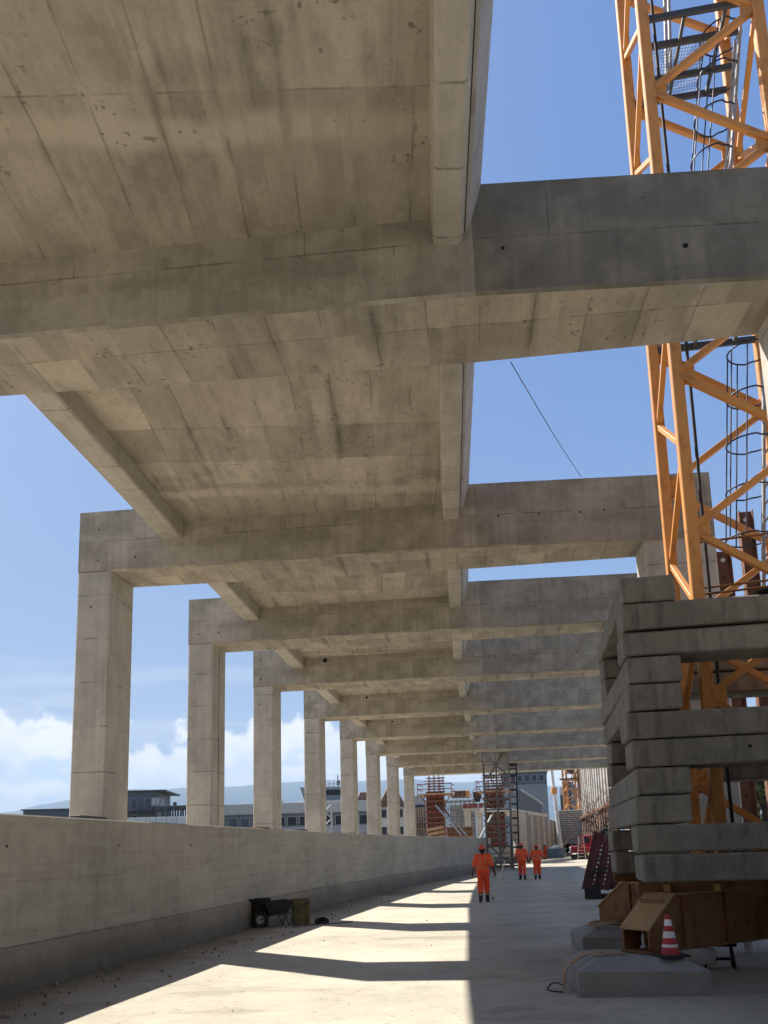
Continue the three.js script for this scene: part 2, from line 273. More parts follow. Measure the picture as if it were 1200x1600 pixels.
const M = {
  soffit: matOf(soffitTex, 0.008, 0.92), beam: matOf(beamTex, 0.007, 0.9), column: matOf(columnTex, 0.007, 0.9), wall: matOf(wallTex, 0.008, 0.92),
  ground: matOf(groundTex, 0.006, 0.93, { vertexColors: true }), block: matOf(blockTex, 0.008, 0.94), pad: matOf(padTex, 0.006, 0.92),
  yellow: matOf(grimeTex(0.60, 0.268, 0.07, 141, 0.22), 0.0006, 0.5), orange: matOf(grimeTex(0.18, 0.08, 0.022, 151, 0.45), 0.001, 0.6),
  galv: matOf(grimeTex(0.34, 0.35, 0.36, 161, 0.3), 0.0005, 0.5, { metalness: 0.3 }), dark: matOf(grimeTex(0.06, 0.065, 0.075, 171, 0.4), 0.0008, 0.6),
  navy: matOf(grimeTex(0.02, 0.028, 0.06, 176, 0.3), 0.0003, 0.5), black: matOf(grimeTex(0.018, 0.018, 0.02, 181, 0.4), 0.001, 0.75),
  rust: matOf(grimeTex(0.16, 0.075, 0.045, 191, 0.7), 0.002, 0.9), redsteel: matOf(grimeTex(0.21, 0.05, 0.038, 196, 0.6), 0.001, 0.7), maroon: matOf(grimeTex(0.075, 0.016, 0.02, 201, 0.5), 0.001, 0.6),
  wood: matOf(grimeTex(0.36, 0.24, 0.14, 206, 0.6), 0.002, 0.9), white: matOf(grimeTex(0.66, 0.66, 0.64, 211, 0.25), 0.0005, 0.7), cream: matOf(grimeTex(0.62, 0.55, 0.42, 216, 0.3), 0.001, 0.8),
  hivis: matOf(grimeTex(0.86, 0.105, 0.03, 221, 0.25), 0.003, 0.85), reflect: new THREE.MeshStandardMaterial({ color: lin(0.40, 0.27, 0.19), roughness: 0.5 }), ankleBand: new THREE.MeshStandardMaterial({ color: lin(0.3, 0.3, 0.29), roughness: 0.4 }),
  hivisTrousers: matOf(grimeTex(0.76, 0.085, 0.028, 223, 0.4), 0.004, 0.88),
  skin: new THREE.MeshStandardMaterial({ color: lin(0.09, 0.045, 0.028), roughness: 0.7 }), hair: new THREE.MeshStandardMaterial({ color: lin(0.012, 0.01, 0.009), roughness: 0.9 }),
  helmet: new THREE.MeshStandardMaterial({ color: lin(0.62, 0.085, 0.03), roughness: 0.4 }), whiteHelmet: new THREE.MeshStandardMaterial({ color: lin(0.75, 0.75, 0.74), roughness: 0.4 }),
  boot: new THREE.MeshStandardMaterial({ color: lin(0.014, 0.014, 0.016), roughness: 0.8 }), hole: new THREE.MeshStandardMaterial({ color: lin(0.012, 0.012, 0.012), roughness: 1 }),
  coneRed: matOf(grimeTex(0.42, 0.03, 0.04, 226, 0.35), 0.0006, 0.6), coneWhite: matOf(grimeTex(0.68, 0.68, 0.68, 231, 0.3), 0.0006, 0.55), rubber: matOf(grimeTex(0.03, 0.03, 0.032, 236, 0.3), 0.001, 0.9),
  facade: matOf(grimeTex(0.27, 0.285, 0.31, 241, 0.15), 0.002, 0.6), facadeDark: matOf(grimeTex(0.10, 0.115, 0.135, 246, 0.25), 0.002, 0.6), glass: new THREE.MeshStandardMaterial({ color: lin(0.03, 0.04, 0.05), roughness: 0.08, metalness: 0.2 }),
  roofGrey: matOf(grimeTex(0.36, 0.38, 0.40, 251, 0.2), 0.002, 0.6), tile: matOf(grimeTex(0.19, 0.13, 0.10, 256, 0.5), 0.01, 0.9), plaster: matOf(grimeTex(0.55, 0.53, 0.48, 261, 0.3), 0.002, 0.9),
  hill: new THREE.MeshStandardMaterial({ color: lin(0.09, 0.12, 0.12), roughness: 1 }), earth: matOf(grimeTex(0.40, 0.35, 0.27, 266, 0.5), 0.02, 1), land: matOf(grimeTex(0.12, 0.13, 0.085, 271, 0.6), 0.03, 1),
  leaf: new THREE.MeshStandardMaterial({ color: lin(0.045, 0.075, 0.03), roughness: 0.9, side: THREE.DoubleSide }), yellowPlastic: matOf(grimeTex(0.13, 0.105, 0.04, 276, 0.6), 0.001, 0.7),
  blueSteel: matOf(grimeTex(0.10, 0.19, 0.26, 281, 0.4), 0.001, 0.6), redPaint: matOf(grimeTex(0.33, 0.02, 0.03, 286, 0.3), 0.0006, 0.45), strap: new THREE.MeshStandardMaterial({ color: lin(0.42, 0.30, 0.22), roughness: 0.9 }),
  dustyLit: matOf(grimeTex(0.35, 0.23, 0.105, 155, 0.45), 0.001, 0.85),  // dusty upper faces, sky light from above put into the paler colour
  scaf: matOf(grimeTex(0.17, 0.165, 0.155, 315, 0.4), 0.001, 0.7),
  beamShadeTone: matOf(beamTex, 0.007, 0.9, { color: lin(0.58, 0.59, 0.60) }), beamOut: matOf(beamTex, 0.007, 0.9, { color: lin(0.80, 0.80, 0.80) }),  // darker copies of the beam concrete, with shade put into their colour
  fascia: matOf(grimeTex(0.42, 0.41, 0.40, 311, 0.3), 0.002, 0.85), plinth: matOf(wallTex, 0.008, 0.92, { color: lin(0.72, 0.70, 0.67) }),
  blockerBrown: matOf(grimeTex(0.10, 0.085, 0.07, 318, 0.3), 0.002, 0.9),
  ribs: matOf(grimeTex(0.36, 0.34, 0.31, 291, 0.55), 0.006, 0.95), brownPile: matOf(grimeTex(0.13, 0.075, 0.05, 296, 0.7), 0.004, 0.95),
};

const WALL = [[-11.2, -22], [-8.3, -8], [-6.75, 1], [-5.05, 10.85], [-4.24, 15.43], [-3.09, 21.74], [-1.72, 28.5], [0.2, 36.9], [2.07, 44.5], [4.5, 53.2], [8.05, 66]];
const wallCurve = new THREE.CatmullRomCurve3(WALL.map(([x, D]) => new THREE.Vector3(x, 0, -D)));
const wallX = (D) => { let k = 0; while (k < WALL.length - 2 && D > WALL[k + 1][1]) k++; const [a, b] = [WALL[k], WALL[k + 1]]; return a[0] + (b[0] - a[0]) * (D - a[1]) / (b[1] - a[1]); };
// ------------------------------------------------------------------ the setting: land, hills, the concrete drive
{
  const g = new THREE.CylinderGeometry(11500, 11500, 0.4, 96); g.translate(0, -0.62, 0); struct('ground', fin(g), M.land);
  // a long ridge far beyond, and a lower one in front of it
  for (const [R, hMax, seed, c0, c1] of [[9000, 1, 5, -0.78, 0.75], [10500, 1.0, 8, -0.2, 1.1]]) {
    const NA = 240, NR = 14, pos = [], idx = [];
    for (let i = 0; i <= NA; i++) {
      const a = c0 + (c1 - c0) * i / NA, px = 606 + 1300 * Math.tan(a);
      let top = seed === 5 ? 64 + 34 * sst(-20, 230, px) + 8 * sst(300, 520, px) - 40 * sst(620, 1000, px) : 20 + 70 * sst(380, 640, px) + 8 * Math.sin(px / 90);
      top += (fbm(i / NA, 0.5, 24, 3, 5, seed) - 0.5) * 9;
      top *= sst(c0, c0 + 0.15, a) * (0.55 + 0.45 * sst(c1, c1 - 0.25, a));
      const hh = top * R / 1300 * hMax;
      for (let k = 0; k <= NR; k++) {
        const f = k / NR, r = R - 1400 + 2800 * f, pr = Math.pow(Math.sin(Math.PI * f), 1.3);
        const y = hh * pr * (1 + (fbm(i / NA, f, 60, 8, 4, seed + 3) - 0.5) * 0.4 * (1 - pr)) - 3;
        pos.push(Math.sin(a) * r, y, -Math.cos(a) * r);
      }
    }
    for (let i = 0; i < NA; i++) for (let k = 0; k < NR; k++) { const q = i * (NR + 1) + k; idx.push(q, q + NR + 1, q + 1, q + 1, q + NR + 1, q + NR + 2); }
    const h = new THREE.BufferGeometry(); h.setAttribute('position', new THREE.Float32BufferAttribute(pos, 3)); h.setIndex(idx); h.computeVertexNormals();
    struct(seed === 5 ? 'hills' : 'hills_001', h, M.hill);
  }
  // the drive: one sheet, tone worn unevenly and darker towards the wall foot
  const x0 = -16, x1 = 64, z0 = 30, z1 = -190, nx = 200, nz = 320, p = [], c = [], uv = [], id = [];
  for (let j = 0; j <= nz; j++) for (let i = 0; i <= nx; i++) {
    const x = x0 + (x1 - x0) * i / nx, D = -z0 + (z0 - z1) * Math.pow(j / nz, 1.0), z = -D;
    const flow = x - 0.0016 * D * D - 0.06 * D;
    p.push(x, (fbm(x / 80 + 0.5, D / 220 + 0.3, 16, 44, 3, 2) - 0.5) * 0.02, z); uv.push(x, z);
    const track = Math.exp(-Math.pow((flow - 1.2) / 0.55, 2)) + Math.exp(-Math.pow((flow - 3.3) / 0.55, 2));
    const big = fbm(x / 80 + 0.5, D / 220 + 0.3, 22, 50, 4, 6);
    const t = 0.97 + (big - 0.5) * 0.28 - track * 0.13 * (0.5 + fbm(x / 80, D / 220, 10, 60, 3, 9)), wm = (big - 0.5) * 0.08;
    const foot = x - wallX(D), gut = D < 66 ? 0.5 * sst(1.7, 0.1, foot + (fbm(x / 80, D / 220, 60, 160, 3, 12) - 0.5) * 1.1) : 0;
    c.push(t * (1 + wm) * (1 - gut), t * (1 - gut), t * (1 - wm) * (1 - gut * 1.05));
  }
  for (let j = 0; j < nz; j++) for (let i = 0; i < nx; i++) { const q = j * (nx + 1) + i; id.push(q, q + 1, q + nx + 1, q + 1, q + nx + 2, q + nx + 1); }
  const g2 = new THREE.BufferGeometry(); g2.setAttribute('position', new THREE.Float32BufferAttribute(p, 3)); g2.setAttribute('uv', new THREE.Float32BufferAttribute(uv, 2)); g2.setAttribute('color', new THREE.Float32BufferAttribute(c, 3)); g2.setIndex(id); g2.computeVertexNormals();
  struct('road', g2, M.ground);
}

// ------------------------------------------------------------------ the retaining wall along the left and the fill behind it
const WH = 2.34;
{
  const n = 150, pts = wallCurve.getSpacedPoints(n), off = (i, d) => {
    const a = pts[Math.max(0, i - 1)], b = pts[Math.min(n, i + 1)], t = b.clone().sub(a).normalize();
    return [pts[i].x - t.z * d, pts[i].z + t.x * d];       // to the right of the wall's run (towards the drive)
  };
  const strip = (prof, ucap) => {
    const p = [], uv = []; let s = 0;
    const row = (i) => prof.map(([d, y]) => { const [x, z] = off(i, d); return [x, y, z]; });
    for (let i = 0; i < n; i++) {
      const A = row(i), B = row(i + 1), L = pts[i].distanceTo(pts[i + 1]); let v = prof[0][1];
      for (let k = 0; k + 1 < prof.length; k++) {
        const dv = Math.hypot(prof[k + 1][0] - prof[k][0], prof[k + 1][1] - prof[k][1]);
        p.push(...A[k], ...B[k], ...B[k + 1], ...A[k], ...B[k + 1], ...A[k + 1]);
        uv.push(s, v, s + L, v, s + L, v + dv, s, v, s + L, v + dv, s, v + dv); v += dv;
      }
      s += L;
    }
    if (ucap) { const B = row(n); for (let k = 1; k + 1 < prof.length; k++) { p.push(...B[0], ...B[k + 1], ...B[k]); uv.push(0, prof[0][1], prof[k + 1][0], prof[k + 1][1], prof[k][0], prof[k][1]); } }
    const g = new THREE.BufferGeometry(); g.setAttribute('position', new THREE.Float32BufferAttribute(p, 3)); g.computeVertexNormals(); g.setAttribute('uv', new THREE.Float32BufferAttribute(uv, 2)); return g;
  };
  const w = thing('retaining_wall', 'long low concrete retaining wall with a projecting plinth along the left of the drive', 'wall');
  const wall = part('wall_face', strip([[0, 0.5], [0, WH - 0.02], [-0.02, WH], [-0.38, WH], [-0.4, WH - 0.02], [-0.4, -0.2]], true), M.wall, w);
  part('plinth', strip([[0.1, -0.1], [0.07, 0.58], [0.05, 0.61], [-0.03, 0.61], [-0.03, -0.1]], true), M.plinth, w);
  part('joint', strip([[0.003, 0.609], [0.003, 0.618], [-0.1, 0.618], [-0.1, 0.609]], false), M.plinth, w);
  // tie holes near the top
  for (let k = 0; k < 14; k++) {
    const i = 46 + k * 5, [x, z] = off(i, 0.001), t = pts[i + 1].clone().sub(pts[i]);
    const g = fin(new THREE.CylinderGeometry(0.018, 0.018, 0.012, 10)); g.rotateX(Math.PI / 2); part('tie_hole', place(g, x, WH - 0.42 - (k % 3) * 0.004, z, Math.atan2(-t.z, t.x)), M.hole, wall);
  }
  // fill behind the wall, ending in a slope by the wall's end
  const q = [], T = 2.12, last = pts[n];
  const A = []; for (let i = 0; i <= n; i += 3) { const [x, z] = off(i, -0.38); A.push([x, z]); }
  for (let i = 0; i + 1 < A.length; i++) q.push([[A[i][0], T, A[i][1]], [A[i + 1][0], T, A[i + 1][1]], [-70, T - 0.1, A[i + 1][1]], [-70, T - 0.1, A[i][1]]]);
  const E = A[A.length - 1];
  q.push([[E[0], T, E[1]], [E[0] + 1.6, 0, E[1] - 6], [-70, 0, E[1] - 6], [-70, T - 0.1, E[1]]]);
  struct('embankment', fin(quads(q)), M.earth);
  // small rubble and boards along the top of the wall
  const rr = rngOf(71); let q0 = 0;
  for (let k = 0; k < 5; k++) {
    const f = [0.40, 0.49, 0.535, 0.60, 0.66][k], i = Math.round(f * n), [x, z] = off(i, -0.2), t = pts[i + 1].clone().sub(pts[i]);
    const o = new THREE.Mesh(box(0.9 - 0.08 * k, 0.05, 0.18, 0, 0, 0, 0.005), k % 2 ? M.wood : M.dark); shade(o); o.name = numbered('plank'); o.position.set(x, WH + 0.026, z); o.rotation.y = Math.atan2(-t.z, t.x) + (rr() - 0.5) * 0.2; scene.add(o);
    tag(o, ['dark plank lying flat on the wall top by the third column', 'short timber plank on the wall top before the fourth column', 'thin dark plank on the wall top just past the fourth column', 'timber offcut on the wall top near the fifth column', 'small dark plank on the wall top near the sixth column'][k], 'plank');
  }
}

// ------------------------------------------------------------------ portal frames and deck
const PX = [-7.394, -6.542, -5.711, -4.87, -3.769, -2.538, -1.314, 0.041, 1.498];
const PD = [9.146, 17.203, 23.777, 30.489, 38.424, 46.296, 54.668, 63.346, 71.887];
const PT = [0.0964, 0.1078, 0.1191, 0.1304, 0.1418, 0.1531, 0.1644, 0.1758, 0.1871];
const PY = [0.02, 0.036, 0.05, 0.065, 0.082, 0.098, 0.117, 0.14, 0.167];
const YB = 7.75, YT = 9.13, YS = 8.74, YE = 8.385, CW = 0.757, UM = 8.57, TL = 1.186, TM = 1.364, TR = 0.963, DM = 0.028, DR = 0.227, RCW = 1.4;
const L0 = (i) => 1.865 - 0.2 * (i - 1), L1 = (i) => 2.342 - 0.2 * (i - 1), R0 = (i) => 7.93 - 0.212 * (i - 1), R1 = (i) => 8.226 - 0.212 * (i - 1);
const WI = (i) => 13.37 + 0.9 * Math.max(0, i - 1);
const front = (i, u) => (u < UM ? -DM * (u - CW) / (UM - CW) : -DM + (DR + DM) * (u - UM) / (WI(i) - UM));
const rear = (i, u) => { const tm = -DM + TM, tr = DR + TR; return u < UM ? TL + (tm - TL) * (u - CW) / (UM - CW) : tm + (tr - tm) * (u - UM) / (WI(i) - UM); };
const ORD = ['nearest', 'second', 'third', 'fourth', 'fifth', 'sixth', 'seventh', 'eighth', 'farthest'];
const world = (i, u, y, w) => { const t = PT[i]; return [PX[i] + u * Math.cos(t) + w * Math.sin(t), y + PY[i], -(PD[i] - u * Math.sin(t) + w * Math.cos(t))]; };
function loft(rings, closeEnds = true) {                    // rings of equal length, in order along the run; outline counter-clockwise seen from the end
  const q = [], n = rings[0].length;
  for (let r = 0; r + 1 < rings.length; r++) for (let k = 0; k < n; k++) { const k2 = (k + 1) % n; q.push([rings[r][k], rings[r + 1][k], rings[r + 1][k2], rings[r][k2]]); }
  const g = quads(q), p = Array.from(g.attributes.position.array);
  if (closeEnds) for (const [ring, f] of [[rings[0], 1], [rings[rings.length - 1], -1]]) for (let k = 1; k + 1 < n; k++) { const t = f > 0 ? [ring[0], ring[k], ring[k + 1]] : [ring[0], ring[k + 1], ring[k]]; for (const v of t) p.push(...v); }
  const o = new THREE.BufferGeometry(); o.setAttribute('position', new THREE.Float32BufferAttribute(p, 3)); return o;
}
for (let i = 0; i < 9; i++) {
  const Wd = WI(i);
  const P = thing('portal_frame', i === 0 ? 'nearest concrete portal frame, its beam crossing right overhead' : i === 8 ? 'farthest and smallest concrete portal frame, at the end of the row' : `${ORD[i]} concrete portal frame of the row, counted from the camera`, 'portal frame', [PX[i], PY[i], -PD[i]], -PT[i]);
  const c = 0.035, ou = i * 1.7 + 0.6, ov = -YB + 2.76 * 3;
  const ring = (u) => { const f = front(i, u), r = rear(i, u); return [[u, YT, -f], [u, YT, -r], [u, YB + c, -r], [u, YB, -r + c], [u, YB, -f - c], [u, YB + c, -f]]; };
  const us = [0, CW, 2.2, 4.4, 6.5, UM]; for (let k = 1; k <= 4; k++) us.push(UM + (Wd - UM) * k / 4);
  const geo = fin(loft(us.map(ring)), ou, ov);
  // the underside shows the board pattern of the soffit, so it is a part of its own
  const pos = geo.attributes.position, nor = geo.attributes.normal, up = [], dn = [];
  for (let k = 0; k < pos.count; k += 3) (nor.getY(k) < -0.9 ? dn : up).push(k);
  const pick = (list) => { const g = new THREE.BufferGeometry(); for (const n of ['position', 'normal', 'uv']) { const s = geo.attributes[n].itemSize, a = geo.attributes[n].array, o = []; for (const k of list) for (let q = 0; q < 3 * s; q++) o.push(a[k * s + q]); g.setAttribute(n, new THREE.Float32BufferAttribute(o, s)); } return g; };
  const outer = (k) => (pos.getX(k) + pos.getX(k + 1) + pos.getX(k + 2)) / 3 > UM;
  const beam = part('beam', pick(up.filter((k) => !outer(k))), M.beam, P);
  part('shade_toned_beam', pick(up.filter(outer)), i === 0 ? M.beamShadeTone : M.beamOut, P);   // outer length past the deck edge, shade put into a darker concrete colour
  part('beam_underside', pick(dn), M.soffit, beam);
  const cc = 0.03, colG = (u0, u1, w0, w1, o) => {
    const pr = (y) => [[u0 + cc, y, -w0], [u1 - cc, y, -w0], [u1, y, -w0 - cc], [u1, y, -w1 + cc], [u1 - cc, y, -w1], [u0 + cc, y, -w1], [u0, y, -w1 + cc], [u0, y, -w0 - cc]];
    return fin(loft([pr(-0.3), pr(YB + 0.001)], false), o, i * 0.37);
  };
  const lc = part('left_column', colG(0, CW, 0, TL, ou), M.column, P);
  const rc = part('right_column', colG(Wd - RCW, Wd, DR + 0.01, DR + TR - 0.01, ou + 2), M.column, P);
  if (i === 2) part('movement_joint', box(0.012, YB - 0.25, 0.03, CW, YB / 2, -TL * 0.48, 0.002), M.hole, lc);   // dark joint in the reveal of the third column
  const hole = (u, y, r, parent) => { const g = fin(new THREE.CylinderGeometry(r, r, 0.012, 12)); g.rotateX(Math.PI / 2); part('tie_hole', g.translate(u, y, -front(i, u)), M.hole, parent); };
  const r = rngOf(40 + i);
  if (i === 1) { hole(0.32, 6.98, 0.022, lc); hole(0.45, 8.02, 0.018, beam); hole(1.28, 8.04, 0.022, beam); hole(0.45, 8.72, 0.018, beam); for (let k = 0; k < 3; k++) hole(9.05 + k * 0.83, 8.40, 0.022, beam); hole(11.2, 8.42, 0.02, beam); }
  else if (i === 2) { hole(0.3, 8.06, 0.02, beam); hole(0.92, 8.08, 0.024, beam); }
  else if (i >= 3) { hole(0.3, 8.05, 0.03, beam); hole(0.3, 8.75, 0.03, beam); hole(0.22, 7.1, 0.03, lc); if (i < 7) for (let k = 0; k < 6; k++) hole(8.9 + k * 0.75 + r() * 0.1, 8.42, 0.026, beam); }
  if (i === 3) hole(2.75, 8.62, 0.085, beam);
  if (i === 4 || i === 5) hole(3.0, 8.6, 0.06, beam);
  if (i === 0) { hole(8.9, 8.3, 0.02, beam); hole(10.9, 8.2, 0.03, beam); }
}
for (let k = 1; k <= 3; k++) {
  const src = scene.getObjectByName('portal_frame'), o = src.clone(); o.name = numbered('portal_frame'); o.position.set(PX[0] - 0.852 * k, PY[0], -(PD[0] - 8.057 * k)); scene.add(o);
  tag(o, `concrete portal frame behind the viewpoint, ${['first', 'second', 'third'][k - 1]} back from the nearest visible one`, 'portal frame');
}
// deck bays: slab, left edge beam and right edge beam between neighbouring frames
for (let i = -1; i < 8; i++) {
  const a = i, b = i + 1;
  const P = (k, u, y, w) => (k < 0 ? (() => { const p = world(0, u, y, front(0, u)); return [p[0] - 0.055 * 24, p[1], p[2] + 24]; })() : world(k, u, y, w));
  const A = (u, y) => P(a, u, y, a < 0 ? 0 : rear(a, u) - 0.03), B = (u, y) => P(b, u, y, front(b, u) + 0.03);
  const l = a < 0 ? 0 : a, N = 4, mix = (p, q, f) => p.map((v, k) => v + (q[k] - v) * f);
  const ringer = (prof) => { const R = []; for (let k = 0; k <= N; k++) R.push(prof.map(([ua, ub, y]) => mix(A(ua, y), B(ub, y), k / N))); return R; };
  const labels = ['deck slab bay passing right overhead at the top of the picture', 'deck slab bay between the nearest and second portal frames', 'deck slab bay between the second and third portal frames', 'deck slab bay between the third and fourth portal frames', 'deck slab bay between the fourth and fifth portal frames', 'deck slab bay between the fifth and sixth portal frames', 'deck slab bay between the sixth and seventh portal frames', 'deck slab bay between the seventh and eighth portal frames', 'last deck slab bay, between the eighth and farthest portal frames'];
  const base = world(Math.max(0, a), 0, 0, 0);
  const g = thing('deck_bay', labels[b], 'deck slab', base, 0);
  const sh = (geo) => { geo.translate(-base[0], -base[1], -base[2]); return geo; };
  const top = YT - 0.03, ch = 0.03;
  const slab = [[L1(l) - 0.02, L1(b) - 0.02, YS], [R0(l) + 0.03, R0(b) + 0.03, YS], [R0(l) + 0.03, R0(b) + 0.03, top], [L1(l) - 0.02, L1(b) - 0.02, top]];
  const rev = (geo) => geo;
  part('slab', sh(fin(rev(loft(ringer(slab))), 1.3 + i * 2.35, i < 0 ? 0.98 : i * 3.1 + 1.4)), M.soffit, g);
  const le = [[L0(l), L0(b), YE + ch], [L0(l) + ch, L0(b) + ch, YE], [L1(l) - ch, L1(b) - ch, YE], [L1(l), L1(b), YE + ch], [L1(l), L1(b), top + 0.004], [L0(l), L0(b), top + 0.004]];
  part('left_edge_beam', sh(fin(rev(loft(ringer(le))), i * 1.1, 0.2)), M.column, g);
  const re = [[R0(l) - 0.06, R0(b) - 0.06, top + 0.004], [R0(l) - 0.01, R0(b) - 0.01, YE + ch], [R0(l) + ch, R0(b) + ch, YE], [R1(l) - ch, R1(b) - ch, YE], [R1(l), R1(b), YE + ch], [R1(l) + 0.2, R1(b) + 0.2, top + 0.004]];
  const edge = part('right_edge_beam', sh(fin(rev(loft(ringer(re))), i * 0.9, 0.6)), M.column, g);
  const fascia = [[R1(l) + 0.21, R1(b) + 0.21, top + 0.008], [R1(l) + 0.05, R1(b) + 0.05, YE + 0.16], [R1(l) + 0.09, R1(b) + 0.09, YE + 0.16], [R1(l) + 0.25, R1(b) + 0.25, top + 0.008]];
  part('fascia_board', sh(fin(rev(loft(ringer(fascia))), i, 0)), M.fascia, edge);
}
//@@MORE@@
// ------------------------------------------------------------------ the near tower crane: ballast, undercarriage, mast
const CR = [5.54, 0, -12.2], CRY = -0.17;
const cr = (a, y, b) => [CR[0] + a * Math.cos(0.17) + b * Math.sin(0.17), y, CR[2] + a * Math.sin(0.17) - b * Math.cos(0.17)];
{
  const C = thing('tower_crane', 'yellow lattice tower crane rising beside the frames from the near ballast stack', 'tower crane', CR, CRY);
  const h = 0.875, P = 2.47, y0 = 0.7, y1 = 23;
  for (const [sx, sz] of [[-1, 1], [1, 1], [-1, -1], [1, -1]]) part('chord', box(0.17, y1 - y0, 0.17, sx * h, (y0 + y1) / 2, sz * h, 0.012), M.yellow, C);
  const zig = (f, n0, w) => { for (let y = n0 - 3 * P; y < 22; y += P) { if (y > 0.9) part('brace', bar(f(-1, y + 0.05), f(1, y + P / 2 - 0.05), w, w, 0.008), M.yellow, C); if (y + P / 2 > 0.9) part('brace', bar(f(1, y + P / 2 + 0.05), f(-1, y + P - 0.05), w, w, 0.008), M.yellow, C); } };
  const gus = (n0, z) => { for (let y = n0 - 2 * P; y < 21; y += P / 2) { const k = Math.round((y - n0) / (P / 2)), sd = k % 2 ? 1 : -1; if (y > 1) part('gusset', prism([[sd * (h - 0.1), y - 0.2], [sd * (h - 0.1), y + 0.2], [sd * (h - 0.26), y + 0.1], [sd * (h - 0.26), y - 0.1]].map((q) => (q)), z - 0.012, z + 0.012, 0.002), M.yellow, C); } };
  gus(6.19, h); gus(7.6, -h);
  zig((s, y) => [s * (h - 0.06), y, h], 6.19, 0.1); zig((s, y) => [s * (h - 0.06), y, -h], 7.6, 0.1);
  zig((s, y) => [-h, y, s * (h - 0.06)], 6.26, 0.085); zig((s, y) => [h, y, s * (h - 0.06)], 6.26, 0.085);
  // ladders with cages, and landings
  const ladder = (a0, yA, a1, yB, z, cageFrom) => {
    const L = new THREE.Group(); L.name = 'ladder'; C.add(L);
    const A = (y) => a0 + (a1 - a0) * (y - yA) / (yB - yA);
    for (const s of [-1, 1]) part('rail', bar([a0, yA, z + s * 0.2], [a1, yB, z + s * 0.2], 0.045, 0.09, 0.006), M.galv, L);
    for (let y = yA + 0.2; y < yB; y += 0.28) part('rung', rod([A(y), y, z - 0.2], [A(y), y, z + 0.2], 0.015), M.galv, L);
    if (cageFrom == null) return;
    const R = 0.36, hoopYs = []; for (let y = cageFrom; y < yB - 0.05; y += 0.78) hoopYs.push(y);
    for (const y of hoopYs) { const pts = []; for (let k = 0; k <= 18; k++) { const t = -0.62 * Math.PI + 1.24 * Math.PI * k / 18; pts.push([A(y) - 0.22 - R * Math.cos(t) * 1.05, y, z + R * Math.sin(t) * (Math.abs(t) > 1.6 ? 0.85 : 1)]); } part('hoop', curve([[A(y), y, z - 0.22], ...pts, [A(y), y, z + 0.22]], 0.014, 50, 5), M.navy, L); }
    for (const t of [-1.15, -0.4, 0.4, 1.15]) { const q = (y) => [A(y) - 0.22 - R * Math.cos(t) * 1.05, y, z + R * Math.sin(t)]; part('cage_bar', rod(q(hoopYs[0]), q(hoopYs[hoopYs.length - 1]), 0.011), M.navy, L); }
  };
  ladder(0.02, 10.15, 0.78, 15.2, 0.18, 12.0); ladder(0.28, 5.0, 0.8, 10.2, -0.05, 6.3); ladder(-0.25, 15.1, 0.1, 21, -0.45, 17.4);
  for (const y of [5.02, 10.1, 15.05]) {
    const F = new THREE.Group(); F.name = 'landing'; C.add(F);
    for (const z of [-0.82, -0.36, 0.3, 0.8]) part('channel', box(1.6, 0.11, 0.06, 0, y, z, 0.006), M.dark, F);
    for (const x of [-0.2, 0.45]) part('channel', box(0.05, 0.07, 1.6, x, y - 0.003, 0, 0.006), M.dark, F);
    const g = []; for (let x = -0.8; x < 0.3; x += 0.045) g.push(box(0.004, 0.018, 1.1, x, y + 0.06, -0.28, 0.001)); for (let z = -0.8; z < 0.25; z += 0.06) g.push(box(1.1, 0.008, 0.004, -0.26, y + 0.06, z, 0.001));
    part('grating', g, M.galv, F).userData.kind = 'stuff';
  }
  part('power_cable', curve([[-0.62, 1.2, 0.5], [-0.63, 5, 0.52], [-0.61, 9, 0.5], [-0.63, 14, 0.52], [-0.62, 22, 0.5]], 0.025, 60, 7), M.black, C);
  for (const [y, z] of [[6.15, 0.4], [5.55, 0.0], [5.3, 0.55]]) part('guard_rail', rod([-0.8, y, z], [1.6, y + 0.12, z], 0.018), M.orange, C);
  // undercarriage
  const arm = [[-3.0, 0.46], [-3.0, 0.68], [-2.5, 1.08], [2.5, 1.08], [3.0, 0.68], [3.0, 0.46], [2.85, 0.42], [-2.85, 0.42]];
  for (const [turn, lift] of [[Math.PI / 4 * 0.94, 0], [-Math.PI / 4 * 0.94, 0.004]]) {
    const B = new THREE.Group(); B.name = 'base_arm'; B.rotation.y = turn; B.position.y = lift; C.add(B);
    for (const s of [-1, 1]) part('web', prism(arm, s * 0.2 - 0.012, s * 0.2 + 0.012, 0.003), M.orange, B);
    part('top_flange', [box(5.0, 0.03, 0.46, 0, 1.095, 0, 0.005), bar([-3.02, 0.69, 0], [-2.49, 1.105, 0], 0.03, 0.46, 0.005), bar([3.02, 0.69, 0], [2.49, 1.105, 0], 0.03, 0.46, 0.005)], M.dustyLit, B);
    part('bottom_flange', box(6.05, 0.03, 0.46, 0, 0.425, 0, 0.005), M.orange, B);
    for (const x of [-2.66, -1.9, -1.2, 1.2, 1.9, 2.66]) part('diaphragm', box(0.02, 0.6, 0.36, x, 0.74, 0, 0.004), M.orange, B);
    for (const s of [-1, 1]) for (const x of [-2.35, -1.5, 1.5, 2.35]) part('stiffener', box(0.025, 0.62, 0.04, x, 0.76, s * 0.23, 0.004), M.orange, B);
    for (const s of [-1, 1]) {
      part('pin', lathe([[0, 0], [0.05, 0], [0.05, 0.03], [0.022, 0.05], [0.03, 0.12], [0.012, 0.2], [0, 0.2]], 12).translate(s * 2.86, 0.45, 0), M.galv, B);
      part('jack', lathe([[0, 0], [0.24, 0], [0.24, 0.025], [0.12, 0.03], [0.1, 0.06], [0, 0.06]], 16).translate(s * 2.72, 0.352, 0), M.dark, B);
    }
  }
